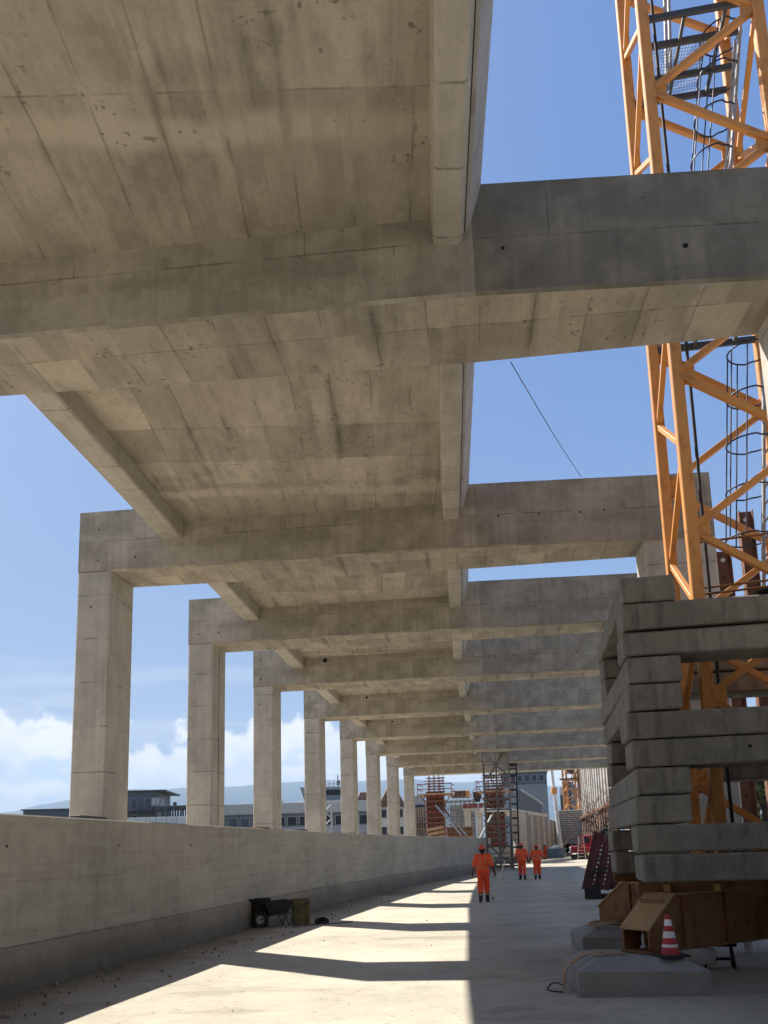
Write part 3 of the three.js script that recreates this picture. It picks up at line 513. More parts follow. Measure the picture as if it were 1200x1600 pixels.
  for (const z of [-1.6, 1.6]) part('ballast_beam', [box(4.2, 0.03, 0.26, 0, 1.225, z, 0.005), box(4.2, 0.1, 0.03, 0, 1.16, z, 0.005)], M.orange, C);
  part('mast_foot', [box(2.1, 0.14, 0.18, 0, 1.16, 0.92, 0.01), box(2.1, 0.14, 0.18, 0, 1.16, -0.92, 0.01)], M.orange, C);
  for (const x of [-1.75, -1.15, -0.45, 0.4, 1.2]) part('bracket', box(0.07, 0.1, 0.6, x, 1.165, 1.45, 0.006), M.dustyLit, C);

  // ballast blocks, each laid by itself
  const hB = 0.36, yB = 1.245, r = rngOf(91), ROW = ['lowest', 'second', 'third', 'fourth', 'fifth', 'sixth', 'seventh', 'eighth', 'ninth', 'tenth', 'top'];
  const rj = rngOf(29), blockA = [0, 1, 2, 3, 4].map((k) => cbox(4.0, hB - 0.006, 0.72, 0.022, k * 1.31, k * 0.7, 0.014, rj)), blockB = [0, 1, 2, 3, 4, 5].map((k) => cbox(0.69, hB - 0.006, 3.96, 0.022, k * 0.83, k * 0.9, 0.014, rj));
  const endsA = ['front', 'rear'];
  for (let n = 0; n < 11; n++) {
    const along = n % 4 < 2, y = yB + hB * (n + 0.5);
    for (const s of [0, 1]) {
      const o = shade(new THREE.Mesh((along ? blockA : blockB)[(n * 2 + s * 3) % (along ? 5 : 6)], M.block)); o.name = numbered('ballast_block'); scene.add(o);
      const jx = (r() - 0.5) * 0.10, jz = (r() - 0.5) * 0.07;
      const p = along ? cr(jx - 0.1, y, (s ? 1 : -1) * (2.0 - 0.36) + jz) : cr((s ? 1 : -1) * (2.0 - 0.345) + jx - 0.1, y, jz);
      o.position.set(...p); o.rotation.y = CRY + (r() - 0.5) * 0.02;
      if (along && !s && n === 4) for (const hx of [-0.55]) { const hg = fin(new THREE.CylinderGeometry(0.022, 0.022, 0.02, 10)); hg.rotateX(Math.PI / 2); part('lifting_hole', hg.translate(hx, 0.03, 0.352), M.hole, o); }
      tag(o, along ? `long ballast block across the ${endsA[s]} of the crane stack, ${ROW[n]} layer${n && n < 10 ? ' from below' : ''}` : `ballast block on the ${s ? 'right' : 'left'} side of the crane stack, ${ROW[n]} layer, end forward`, 'ballast block', 'ballast blocks of the near crane');
    }
  }
  // concrete foot pads
  const pad = (w, d) => { const a = w / 2, b = d / 2, c = a - 0.27, e = b - 0.24, y1 = 0.27, y2 = 0.40; return fin(quads([
    [[-a, 0, b], [a, 0, b], [a, y1, b], [-a, y1, b]], [[a, 0, -b], [-a, 0, -b], [-a, y1, -b], [a, y1, -b]], [[-a, 0, -b], [-a, 0, b], [-a, y1, b], [-a, y1, -b]], [[a, 0, b], [a, 0, -b], [a, y1, -b], [a, y1, b]],
    [[-a, y1, b], [a, y1, b], [c, y2, e], [-c, y2, e]], [[a, y1, -b], [-a, y1, -b], [-c, y2, -e], [c, y2, -e]], [[-a, y1, -b], [-a, y1, b], [-c, y2, e], [-c, y2, -e]], [[a, y1, b], [a, y1, -b], [c, y2, -e], [c, y2, e]], [[-c, y2, e], [c, y2, e], [c, y2, -e], [-c, y2, -e]]])); };
  const padG = pad(1.5, 1.3);
  for (const [a, b, label] of [[-2.28, -1.95, 'concrete foot pad with sloping sides nearest the camera, a striped cone on it'], [-2.02, 1.80, 'concrete foot pad with sloping sides behind the nearer pad'], [2.13, -1.97, 'concrete foot pad under the right end of the front base beam']]) {
    const o = shade(new THREE.Mesh(padG, M.pad)); o.name = numbered('foot_pad'); o.position.set(...cr(a, 0.002, b)); o.rotation.y = CRY + 0.1; scene.add(o); tag(o, label, 'foot pad', 'foot pads of the near crane');
  }
  // things on and about the pads
  const st = thing('lifting_sling', 'brown lifting sling lying over the left slope of the nearest foot pad', 'sling', cr(-2.8, 0, -2.08), CRY);
  part('strap', [curve([[-0.32, 0.06, 0.3], [-0.3, 0.25, 0.3], [-0.1, 0.40, 0.2], [0.1, 0.44, 0.1], [0.34, 0.43, 0.15], [0.42, 0.42, 0.1]], 0.016, 40, 6), curve([[-0.33, 0.06, 0.2], [-0.3, 0.26, 0.2], [-0.1, 0.41, 0.12], [0.15, 0.43, 0.22], [0.3, 0.43, 0.08]], 0.014, 40, 6)], M.strap, st);
  part('wire_loop', curve([[-0.32, 0.08, 0.28], [-0.45, 0.12, 0.33], [-0.52, 0.05, 0.36], [-0.4, 0.03, 0.4], [-0.34, 0.02, 0.36]], 0.009, 30, 5), M.black, st);
  const s2 = thing('lifting_strap', 'coiled pale lifting strap on top of the rear foot pad', 'sling', cr(-2.3, 0.41, 1.55), 0.4);
  part('strap', curve([[-0.3, 0.02, 0.1], [-0.1, 0.05, 0.25], [0.25, 0.03, 0.2], [0.32, 0.02, -0.1], [0, 0.05, -0.22], [-0.3, 0.03, -0.05], [-0.1, 0.06, 0.1], [0.3, 0.05, 0.05]], 0.022, 60, 6), M.strap, s2);
  part('tail', curve([[0.3, 0.05, 0.05], [0.42, 0.12, 0.1], [0.36, 0.2, 0.05], [0.45, 0.22, 0]], 0.014, 24, 6), M.yellowPlastic, s2);
  const cone = thing('traffic_cone', 'red and white striped traffic cone standing on the nearest foot pad', 'traffic cone', cr(-1.86, 0.402, -2.28), 0.3);
  cone.scale.setScalar(0.92);
  part('base', cbox(0.36, 0.03, 0.36, 0.01).translate(0, 0.015, 0), M.rubber, cone);
  const R = (y) => 0.125 - 0.185 * y; // radius down the cone
  const bands = [[0.03, 0.12, 'coneRed'], [0.12, 0.155, 'coneWhite'], [0.155, 0.235, 'coneRed'], [0.235, 0.315, 'coneWhite'], [0.315, 0.385, 'coneRed'], [0.385, 0.465, 'coneWhite'], [0.465, 0.52, 'coneRed']];
  for (const [a, b, m] of bands) part('stripe', lathe([[R(a), a], [R(b), b], [R(b) - 0.012, b]], 24), M[m], cone);
  part('tip', lathe([[R(0.52), 0.52], [R(0.52) - 0.008, 0.528], [0, 0.53]], 20), M.coneRed, cone);
  // under the crane
  const tr = thing('trestle', 'dark brown timber trestle standing under the crane, beside the nearest pad', 'trestle', gnd(1124, 1513), -0.25);
  tr.scale.setScalar(0.8);
  part('top', box(0.62, 0.07, 0.12, 0, 0.4, 0, 0.006), M.hair, tr);
  for (const [x, z] of [[-0.24, 0.14], [0.24, 0.14], [-0.24, -0.14], [0.24, -0.14]]) part('leg', bar([x, 0, z], [x * 0.9, 0.39, z * 0.2], 0.045, 0.06), M.hair, tr);
  part('crosspiece', box(0.5, 0.05, 0.03, 0, 0.17, 0.1, 0.004), M.hair, tr);
  const tb = thing('plastic_tub', 'white plastic tub lying on its side behind the nearest pad', 'tub', gnd(1091, 1496, 0.15), 0.1);
  { const g = lathe([[0, -0.2], [0.1, -0.2], [0.13, 0.18], [0.145, 0.19], [0.13, 0.2], [0.115, 0.18], [0.09, -0.17], [0, -0.17]], 24); g.rotateZ(Math.PI / 2 + 0.05); part('body', g, M.white, tb); const w = curve([[-0.2, 0.1, 0.12], [-0.3, 0.02, 0.2], [-0.26, -0.08, 0.22], [-0.2, -0.1, 0.12]], 0.006, 20, 5); part('handle', w, M.galv, tb); tb.scale.setScalar(1.15); }
  const cn = thing('canister', 'small white canister on the ground deep under the crane', 'canister', [5.55, 0, -13.4], 0);
  part('body', lathe([[0, 0], [0.07, 0], [0.075, 0.02], [0.075, 0.22], [0.05, 0.26], [0.03, 0.27], [0, 0.27]], 16), M.white, cn); part('cap', lathe([[0, 0.27], [0.032, 0.27], [0.032, 0.31], [0, 0.312]], 12), M.dark, cn);
  const rubber = thing('rubber_sheet', 'crumpled black rubber sheet draped over the top of the ballast stack', 'sheet', cr(0.55, 4.86, -1.65), CRY);
  { const p = [], NX = 26, NZ = 10; const f = (i, k) => [(i / NX - 0.5) * 1.9, 0.02 + 0.13 * fbm(i / NX, k / NZ, 7, 4, 3, 33) * Math.sin(Math.PI * (i + 2) / (NX + 4)), (k / NZ - 0.5) * 0.78]; for (let i = 0; i < NX; i++) for (let k = 0; k < NZ; k++) { const a = f(i, k), b = f(i + 1, k), c = f(i + 1, k + 1), d = f(i, k + 1), dn = (v) => [v[0], v[1] - 0.012, v[2]]; p.push([a, d, c, b], [dn(a), dn(b), dn(c), dn(d)]); if (k === NZ - 1) p.push([d, dn(d), dn(c), c]); } part('sheet', fin(quads(p)), M.black, rubber); }
  for (const [px, py, D, nm] of [[1128, 862, 17.6, 'shorter dark steel post with a hole near its top behind the crane mast'], [1163, 800, 18.6, 'taller dark steel post with a hole near its top behind the crane mast']]) {
    const top = at(px, py, D), o = thing('steel_post', nm, 'post', [top[0], 0, top[2]], -0.15);
    part('web', box(0.3, top[1], 0.02, 0, top[1] / 2, 0, 0.004), M.rust, o); for (const s of [-1, 1]) part('flange', box(0.02, top[1], 0.24, s * 0.15, top[1] / 2, 0, 0.004), M.rust, o);
    const hg = fin(new THREE.CylinderGeometry(0.05, 0.05, 0.03, 14)); hg.rotateX(Math.PI / 2); part('hole', hg.translate(0, top[1] - 0.2, 0.0), M.white, o);
  }
}
// the thin rope slung from the nearest beam to the second
{
  const a = at(798, 566, 9.2), b = at(908, 745, 16.3); const m = a.map((v, k) => (v + b[k]) / 2); m[1] -= 0.05;
  tag(Object.assign(part('rope', curve([a, m, b], 0.0055, 30, 6), M.maroon, scene), { name: numbered('rope') }), 'thin dark red rope slung from the nearest beam down to the second', 'rope');
}
// the maroon folded steel arms beside the stack
{
  const p = gnd(934, 1404), o = thing('machine_arm', 'dark maroon folded steel arms with rows of white bolts beside the rear foot pad', 'machine', [p[0], 0, p[2] ], -0.2);
  const k = -p[2] / 26;
  for (const [x0, x1, z, w] of [[-0.24, 0.28, 0.3, 0.2], [0.08, 0.52, 0.2, 0.26], [0.55, 0.78, -0.2, 0.42]]) {
    const A = part('arm', bar([x0, 0.3, z], [x1, 1.95 * k, z - 0.2], 0.24, w, 0.03), M.maroon, o);
    for (const s of [-1, 1]) part('flange', bar([x0 + s * w / 2, 0.28, z], [x1 + s * w / 2, 1.97 * k, z - 0.2], 0.32, 0.035, 0.006), M.maroon, A);
    for (let q = 0; q < 10; q++) { const f = 0.1 + 0.075 * q, g = lathe([[0, 0], [0.03, 0], [0.03, 0.02], [0.015, 0.035], [0, 0.035]], 8); g.rotateX(Math.PI / 2); part('bolt', g.translate(x0 + (x1 - x0) * f + w * 0.36 * (q % 2 ? 1 : 0.8), 0.3 + (1.95 * k - 0.3) * f, z + 0.13 - 0.2 * f), q % 3 ? M.white : M.galv, A); }
    part('cross_plate', bar([x0 - 0.05, 0.5 + w, z + 0.14], [x0 + w, 0.75 + w, z + 0.12], 0.06, 0.1, 0.01), M.black, A);
  }
  part('foot', [box(0.5, 0.4, 0.5, -0.15, 0.2, 0.15, 0.03), box(0.8, 0.14, 0.6, 0.25, 0.07, -0.1, 0.02)], M.black, o);
  part('head', box(0.75, 0.3, 0.5, 0.75, 1.75 * k, -0.25, 0.05, 0, 0, -0.3), M.maroon, o);
  const r = rngOf(17); for (let q = 0; q < 8; q++) part('hose', curve([[0.1 + r() * 0.3, 1.5 + r() * 0.3, 0.1], [0.2 + r() * 0.4, 2.0 + r() * 0.25, 0.15], [0.5 + r() * 0.4, 1.9 + r() * 0.2, 0], [0.8 + r() * 0.2, 1.5, 0.1]], 0.014, 26, 5), q % 3 ? M.black : M.galv, o);
}
// ------------------------------------------------------------------ by the wall: wheelbarrow and odds and ends
{
  const o = thing('wheelbarrow', 'dark wheelbarrow parked by the foot of the retaining wall', 'wheelbarrow', [-2.74, 0, -20.4], 0.55);
  o.scale.setScalar(0.9);
  const tub = []; const a = [[-0.42, 0.62, -0.3], [0.42, 0.66, -0.3], [0.42, 0.66, 0.3], [-0.42, 0.62, 0.3]], b = [[-0.2, 0.3, -0.17], [0.26, 0.28, -0.17], [0.26, 0.28, 0.17], [-0.2, 0.3, 0.17]];
  for (let k = 0; k < 4; k++) { const k2 = (k + 1) % 4; tub.push([b[k2], b[k], a[k], a[k2]], [b[k].map((v, i) => v * 0.96 + (i === 1 ? 0.015 : 0)), b[k2].map((v, i) => v * 0.96 + (i === 1 ? 0.015 : 0)), a[k2].map((v, i) => v * (i === 1 ? 1 : 0.965)), a[k].map((v, i) => v * (i === 1 ? 1 : 0.965))], [a[k], a[k].map((v, i) => v * (i === 1 ? 1 : 0.965)), a[k2].map((v, i) => v * (i === 1 ? 1 : 0.965)), a[k2]]); }
  tub.push([b[0], b[1], b[2], b[3]]);
  part('tub', fin(quads(tub)), M.black, o); part('rim', [rod(a[0], a[1], 0.013), rod(a[1], a[2], 0.013), rod(a[2], a[3], 0.013), rod(a[3], a[0], 0.013)], M.black, o);
  const wh = new THREE.Group(); wh.name = 'wheel'; o.add(wh); { const t = new THREE.TorusGeometry(0.15, 0.045, 10, 26); t.translate(-0.42, 0.195, 0); part('tyre', fin(t, 0, 0, true), M.rubber, wh); const c = fin(new THREE.CylinderGeometry(0.11, 0.11, 0.05, 20)); c.rotateX(Math.PI / 2); part('rim', c.translate(-0.42, 0.195, 0), M.galv, wh); }
  for (const s of [-1, 1]) { part('shaft', [rod([-0.44, 0.2, s * 0.08], [-0.15, 0.3, s * 0.2], 0.017), rod([-0.15, 0.3, s * 0.2], [0.4, 0.34, s * 0.24], 0.017), rod([0.4, 0.34, s * 0.24], [0.82, 0.56, s * 0.27], 0.017)], M.dark, o); part('grip', rod([0.74, 0.52, s * 0.265], [0.88, 0.6, s * 0.273], 0.024), M.black, o); part('leg', [rod([0.2, 0.32, s * 0.22], [0.32, 0, s * 0.22], 0.016), rod([0.45, 0.34, s * 0.24], [0.32, 0, s * 0.22], 0.016)], M.dark, o); }
  const bk = thing('mortar_drum', 'black plastic drum standing left of the wheelbarrow against the wall', 'drum', [-3.12, 0, -20.5], 0.2);
  part('body', lathe([[0, 0.01], [0.19, 0.01], [0.21, 0.04], [0.27, 0.62], [0.285, 0.63], [0.285, 0.65], [0.262, 0.65], [0.2, 0.05], [0, 0.05]], 24), M.black, bk); part('band', lathe([[0.232, 0.3], [0.243, 0.31], [0.245, 0.34], [0.236, 0.35]], 24), M.dark, bk);
  const yb = thing('yellow_crate', 'faded yellow plastic panel crate standing right of the wheelbarrow', 'crate', [-2.16, 0, -20.8], 0.25);
  yb.scale.set(0.85, 0.9, 0.85);
  for (const [w, x, z, ry] of [[0.46, 0, 0.2, 0], [0.46, 0, -0.2, 0], [0.4, -0.22, 0, 1], [0.4, 0.22, 0, 1]]) { const p = part('panel', box(ry ? 0.025 : w, 0.66, ry ? w : 0.025, x, 0.34, z, 0.006), M.yellowPlastic, yb); for (const y of [0.12, 0.34, 0.56]) part('rib', box(ry ? 0.035 : w, 0.03, ry ? w : 0.035, x, y, z, 0.004), M.yellowPlastic, p); }
  const hc = thing('hose_coil', 'black hose coiled on the ground by the faded yellow crate', 'hose', [-1.66, 0.03, -20.9], 0);
  hc.rotation.x = -Math.PI / 2 + 0.35;
  const hp = []; for (let k = 0; k < 60; k++) { const t = k / 60 * Math.PI * 8; hp.push([(0.15 + 0.012 * Math.sin(k * 1.7)) * Math.cos(t), (0.16 + 0.012 * Math.cos(k * 2.1)) * Math.sin(t), -0.06 + k * 0.002]); } part('coil', curve(hp, 0.022, 220, 6), M.black, hc);
  tag(Object.assign(part('pole', rod([-2.3, 0.015, -20.1], [-0.9, 0.015, -20.9], 0.012), M.dark, scene), { name: numbered('pole') }), 'thin dark pole lying on the ground by the yellow crate', 'pole');
}
{
  const r = rngOf(63), g = new THREE.IcosahedronGeometry(1, 0), n = 900, im = new THREE.InstancedMesh(g, M.earth, n), m = new THREE.Matrix4(), c = new THREE.Color();
  for (let k = 0; k < n; k++) {
    const D = 9 + Math.pow(r(), 1.4) * 55, nearWall = r() < 0.93, x = nearWall ? wallX(D) + 0.14 + Math.pow(r(), 2) * 1.6 : wallX(D) + 0.3 + r() * 9, q = 0.006 + Math.pow(r(), 3) * (nearWall ? 0.035 : 0.016);
    m.compose(new THREE.Vector3(x, q * 0.4 + 0.004, -D), new THREE.Quaternion().setFromEuler(new THREE.Euler(r() * 6, r() * 6, r() * 6)), new THREE.Vector3(q, q * (0.5 + r() * 0.4), q)); im.setMatrixAt(k, m); const t = 0.6 + r() * 0.6; im.setColorAt(k, c.setRGB(t, t, t));
  }
  im.name = 'pebbles'; im.userData.kind = 'stuff'; tag(im, 'scattered pebbles and concrete crumbs on the drive and along the wall foot', 'rubble'); shade(im); scene.add(im);
}
// ------------------------------------------------------------------ people
function march(sdf, lo, hi, res) {
  const mc = new MarchingCubes(res, new THREE.MeshBasicMaterial(), false, false, 120000); mc.isolation = 0;
  const c = [0, 1, 2].map((k) => (hi[k] - lo[k]) / res);
  for (let z = 0; z < res; z++) for (let y = 0; y < res; y++) for (let x = 0; x < res; x++) mc.field[x + y * res + z * res * res] = -sdf(lo[0] + x * c[0], lo[1] + y * c[1], lo[2] + z * c[2]);
  mc.update();
  const n = mc.count, P = new Float32Array(n * 3), N = new Float32Array(n * 3), e = 0.004;
  for (let i = 0; i < n; i++) {
    const p = [0, 1, 2].map((k) => lo[k] + (mc.positionArray[i * 3 + k] + 1) * res / 2 * c[k]); P.set(p, i * 3);
    const g = [sdf(p[0] + e, p[1], p[2]) - sdf(p[0] - e, p[1], p[2]), sdf(p[0], p[1] + e, p[2]) - sdf(p[0], p[1] - e, p[2]), sdf(p[0], p[1], p[2] + e) - sdf(p[0], p[1], p[2] - e)], L = Math.hypot(...g) || 1; N.set(g.map((v) => v / L), i * 3);
  }
  // keep the outside facing out
  const A = new THREE.Vector3(), B = new THREE.Vector3(), C = new THREE.Vector3();
  for (let i = 0; i < n; i += 3) { A.fromArray(P, i * 3); B.fromArray(P, i * 3 + 3); C.fromArray(P, i * 3 + 6); const f = B.clone().sub(A).cross(C.clone().sub(A)); if (f.x * N[i * 3] + f.y * N[i * 3 + 1] + f.z * N[i * 3 + 2] < 0) for (const T of [P, N]) for (let k = 0; k < 3; k++) { const t = T[i * 3 + 3 + k]; T[i * 3 + 3 + k] = T[i * 3 + 6 + k]; T[i * 3 + 6 + k] = t; } }
  const g = new THREE.BufferGeometry(); g.setAttribute('position', new THREE.BufferAttribute(P, 3)); g.setAttribute('normal', new THREE.BufferAttribute(N, 3)); g.setAttribute('uv', new THREE.BufferAttribute(new Float32Array(n * 2).map((_, i) => (i % 2 ? P[(i >> 1) * 3 + 1] : P[(i >> 1) * 3])), 2)); return g;
}
const cap = (a, b, ra, rb, fz = 1) => ({ a, b, ra, rb, fz });
function field(caps, k = 0.03) {
  return (x, y, z) => {
    let d = 9;
    for (const c of caps) {
      const ax = c.a[0], ay = c.a[1], az = c.a[2] * c.fz, bx = c.b[0] - ax, by = c.b[1] - ay, bz = c.b[2] * c.fz - az, px = x - ax, py = y - ay, pz = z * c.fz - az;
      const L = bx * bx + by * by + bz * bz, t = L ? Math.min(1, Math.max(0, (px * bx + py * by + pz * bz) / L)) : 0;
      const e = Math.hypot(px - bx * t, py - by * t, pz - bz * t) - (c.ra + (c.rb - c.ra) * t);
      if (e > d + k) continue; const h = Math.max(k - Math.abs(d - e), 0) / k; d = Math.min(d, e) - h * h * k * 0.25;
    }
    return d;
  };
}
function worker(label, x, z, turn, o) {
  const G = thing('person', label, 'person', [x, 0, z], turn, 'construction workers in orange');
  const s = o.h / 1.74, q = (a) => a.map((v) => v * s);
  const sw = o.stride, J = {};                            // faces -z
  for (const [n, S] of [['l', -1], ['r', 1]]) {
    const f = S * sw;                                     // > 0: this leg is forward
    J['hip' + n] = [S * 0.085, 0.90, 0]; J['knee' + n] = [S * 0.098, 0.485, -0.06 - 0.16 * f]; J['ank' + n] = [S * 0.10, 0.09 + Math.max(0, -f) * 0.09, 0.02 - 0.34 * f]; J['toe' + n] = [S * 0.125, 0.04 + Math.max(0, -f) * 0.0, -0.13 - 0.34 * f];
    const w = -f * 0.7 + (o.arm?.[n] ?? 0);
    J['sho' + n] = [S * 0.175, 1.395, 0.01]; const sp = o.spread?.[n] ?? 0; J['elb' + n] = [S * (0.245 + sp * 0.08), 1.125 + sp * 0.02, 0.03 - 0.16 * w]; J['wri' + n] = [S * (0.275 + sp * 0.16), 0.89 + sp * 0.05, -0.05 - 0.34 * w]; J['hand' + n] = [S * (0.272 + sp * 0.2), 0.80 + sp * 0.06, -0.075 - 0.38 * w];
  }
  for (const n of Object.keys(J)) J[n] = q(J[n]);
  const r = (v) => v * s, torso = (i) => [cap(q([-0.075, 0.94, 0.01]), q([0.075, 0.94, 0.01]), r(0.115) + i, r(0.115) + i, 1.15), cap(q([-0.05, 1.02, 0]), q([0.05, 1.18, 0]), r(0.12) + i, r(0.12) + i, 1.3), cap(q([0.05, 1.02, 0]), q([-0.05, 1.18, 0]), r(0.12) + i, r(0.12) + i, 1.3), cap(q([-0.085, 1.28, 0]), q([0.085, 1.28, 0]), r(0.118) + i, r(0.118) + i, 1.25), cap(J.shol, J.shor, r(0.066) + i, r(0.066) + i)];
  const arms = (i, sleeves) => ['l', 'r'].flatMap((n) => { const u = J['sho' + n], e = J['elb' + n], w = J['wri' + n], m = u.map((v, k) => v + (e[k] - v) * 0.92); return sleeves ? [cap(u, m, r(0.062) + i, r(0.066) + i)] : [cap(u, e, r(0.052), r(0.041)), cap(e, w, r(0.042), r(0.028)), cap(w, J['hand' + n], r(0.03), r(0.036), 1.3)]; });
  const legs = (i) => ['l', 'r'].flatMap((n) => [cap(J['hip' + n], J['knee' + n], r(0.085) + i, r(0.058) + i), cap(J['knee' + n], J['ank' + n], r(0.058) + i, r(0.042) + i * 1.3)]);
  const head = [cap(q([0, 1.44, 0.01]), q([0, 1.53, -0.005]), r(0.056), r(0.052)), cap(q([0, 1.575, -0.02]), q([0, 1.635, 0.005]), r(0.072), r(0.088)), cap(q([0, 1.585, -0.105]), q([0, 1.605, -0.095]), r(0.012), r(0.01)), cap(q([-0.09, 1.6, 0]), q([-0.09, 1.63, 0.005]), r(0.014), r(0.016)), cap(q([0.09, 1.6, 0]), q([0.09, 1.63, 0.005]), r(0.014), r(0.016))];
  const lo = q([-0.42, -0.04, -0.55]), hi = q([0.42, 1.82, 0.55]);
  const fing = ['l', 'r'].flatMap((n) => { const h = J['hand' + n], S = n === 'l' ? -1 : 1, out = []; for (let k = 0; k < 4; k++) { const z0 = h[2] - r(0.03) + r(0.02) * k, len = r([0.062, 0.074, 0.07, 0.055][k]), m = [h[0] - S * r(0.006), h[1] - r(0.03) - len * 0.5, z0 - r(0.006)], e = [h[0] - S * r(0.03), h[1] - r(0.03) - len, z0 - r(0.01)]; out.push(rod([h[0], h[1] - r(0.02), z0], m, r(0.0095), r(0.009), 6), rod(m, e, r(0.009), r(0.007), 6)); } out.push(rod([h[0] - S * r(0.012), h[1] + r(0.03), h[2] - r(0.03)], [h[0] - S * r(0.03), h[1] - r(0.01), h[2] - r(0.062)], r(0.011), r(0.008), 6)); return out; });
  part('body', [march(field([...torso(0), ...arms(0), ...legs(0), ...head]), lo, hi, 76), ...fing], M.skin, G);
  const sh = field([...torso(0.022), ...arms(0.016, true)], 0.045), tr = field([...torso(0.02).slice(0, 2), ...legs(0.026)], 0.05), wrk = (y, x2, z2) => 0.011 * Math.sin(y * 43 + x2 * 29 + Math.sin(x2 * 40) * 1.5) * Math.sin(z2 * 27 + y * 17 + x2 * 11);
  part('shirt', march((a, b, c) => Math.max(sh(a, b, c) + wrk(b, a, c), r(0.93) - b), lo, hi, 72), M.hivis, G);
  const T = part('trousers', march((a, b, c) => Math.max(tr(a, b, c) + wrk(b, a, c), b - r(0.99), r(0.27) - b), lo, hi, 72), M.hivisTrousers, G);
  const band = (f, y, hgt, m, name, parent, infl = 0.008) => part(name, march((a, b, c) => Math.max(f(a, b, c) - infl, Math.abs(b - r(y)) - hgt), [lo[0], r(y) - hgt - 0.03, lo[2]], [hi[0], r(y) + hgt + 0.03, hi[2]], 44), m, parent);
  band(sh, 1.06, 0.016, M.reflect, 'reflective_band', G); band(sh, 1.17, 0.012, M.reflect, 'reflective_band', G);
  for (const sx of [-0.075, 0.075]) part('brace_stripe', march((a, b, c) => Math.max(sh(a, b, c) - 0.007, Math.abs(a - r(sx)) - 0.012, r(1.17) - b, b - r(1.44)), q([-0.16, 1.12, -0.2]), q([0.16, 1.5, 0.2]), 48), M.reflect, G);
  band(tr, 0.24, 0.022, M.ankleBand, 'reflective_band', T);
  const bootsF = field(['l', 'r'].flatMap((n) => { const k = J['knee' + n], a = J['ank' + n], m = a.map((v, i) => v + (k[i] - v) * 0.5); return [cap(a, m, r(0.06), r(0.062)), cap([a[0], a[1] - r(0.03), a[2] + r(0.03)], J['toe' + n], r(0.052), r(0.042))]; }), 0.03);
  part('boots', march((a, b, c) => Math.max(bootsF(a, b, c), b - r(0.3), 0.002 - b), lo, [hi[0], r(0.45), hi[2]], 64), M.boot, G);
  if (o.bare !== true) { const hf = field([cap(q([0, 1.60, 0.02]), q([0, 1.64, 0.02]), r(0.09), r(0.092))]); part('hair', march((a, b, c) => Math.max(hf(a, b, c), -(c + 0.02) , b - r(1.66)), q([-0.14, 1.46, -0.14]), q([0.14, 1.8, 0.16]), 34), M.hair, G); }
  const hel = new THREE.Group(); hel.name = 'helmet'; G.add(hel); const hm = o.white ? M.whiteHelmet : M.helmet;
  part('shell', place(lathe([[r(0.118), 0], [r(0.116), r(0.03)], [r(0.104), r(0.075)], [r(0.075), r(0.11)], [r(0.03), r(0.128)], [0, r(0.13)]], 26).scale(0.94, 1, 1.12), 0, r(1.633), 0.004, 0, 0.06), hm, hel);
  part('brim', place(lathe([[r(0.10), 0], [r(0.138), -0.004], [r(0.138), 0.004], [r(0.112), 0.012]], 26).scale(0.95, 1, 1.2), 0, r(1.632), -0.012, 0, 0.06), hm, hel);
  part('ridge', curve([[0, r(1.70), r(0.125)], [0, r(1.755), r(0.07)], [0, r(1.772), 0], [0, r(1.755), -r(0.07)], [0, r(1.70), -r(0.125)]].map((p) => [p[0], p[1], p[2]]), r(0.012), 24, 6), hm, hel);
  if (o.pole) { const h = J.handr; const p = [h[0] + 0.02, h[1] - 0.05, h[2]]; part('dark_sleeve', rod(J.elbr, J.wrir, r(0.052), r(0.042), 10), M.boot, G); }
  return G;
}
{
  const w1 = gnd(757, 1410), w2 = gnd(817, 1375), w3 = gnd(840.5, 1374.5), w4 = gnd(853, 1342.5);
  const mk = (p, a) => Math.atan2(0, 1) - a;
  worker('nearest worker in orange workwear walking away past the wall, arms hanging', w1[0], w1[2], -0.12, { h: 1.77, stride: 0.5, arm: { l: -0.05, r: 0.15 }, spread: { l: 0.35, r: 0.5 } });
  worker('left one of two workers in orange walking side by side into the distance', w2[0], w2[2], -0.14, { h: 1.84, stride: -0.62, spread: { l: 0.2, r: 0.1 } });
  worker('right one of two workers in orange walking side by side, arms held out', w3[0], w3[2], -0.16, { h: 1.76, stride: 0.42, arm: { l: 0.1, r: -0.2 }, spread: { l: 0.5, r: 0.95 } });
  worker('distant worker in orange with a white helmet on the sunlit ground', w4[0], w4[2], 1.9, { h: 1.85, stride: 0.2, white: true });
  // the pole beside the nearest worker leans on its tripod
  const lv = thing('levelling_staff', 'pale wooden staff leaning on the scaffold stair just past the nearest worker', 'staff', [w1[0] + 0.62, 0, w1[2] - 1.6], 0);
  part('staff', bar([-0.18, 0.02, 0.3], [0.35, 1.25, -0.25], 0.05, 0.03), M.cream, lv); part('foot', bar([-0.2, 0.0, 0.32], [-0.17, 0.07, 0.28], 0.06, 0.04), M.dark, lv);
}
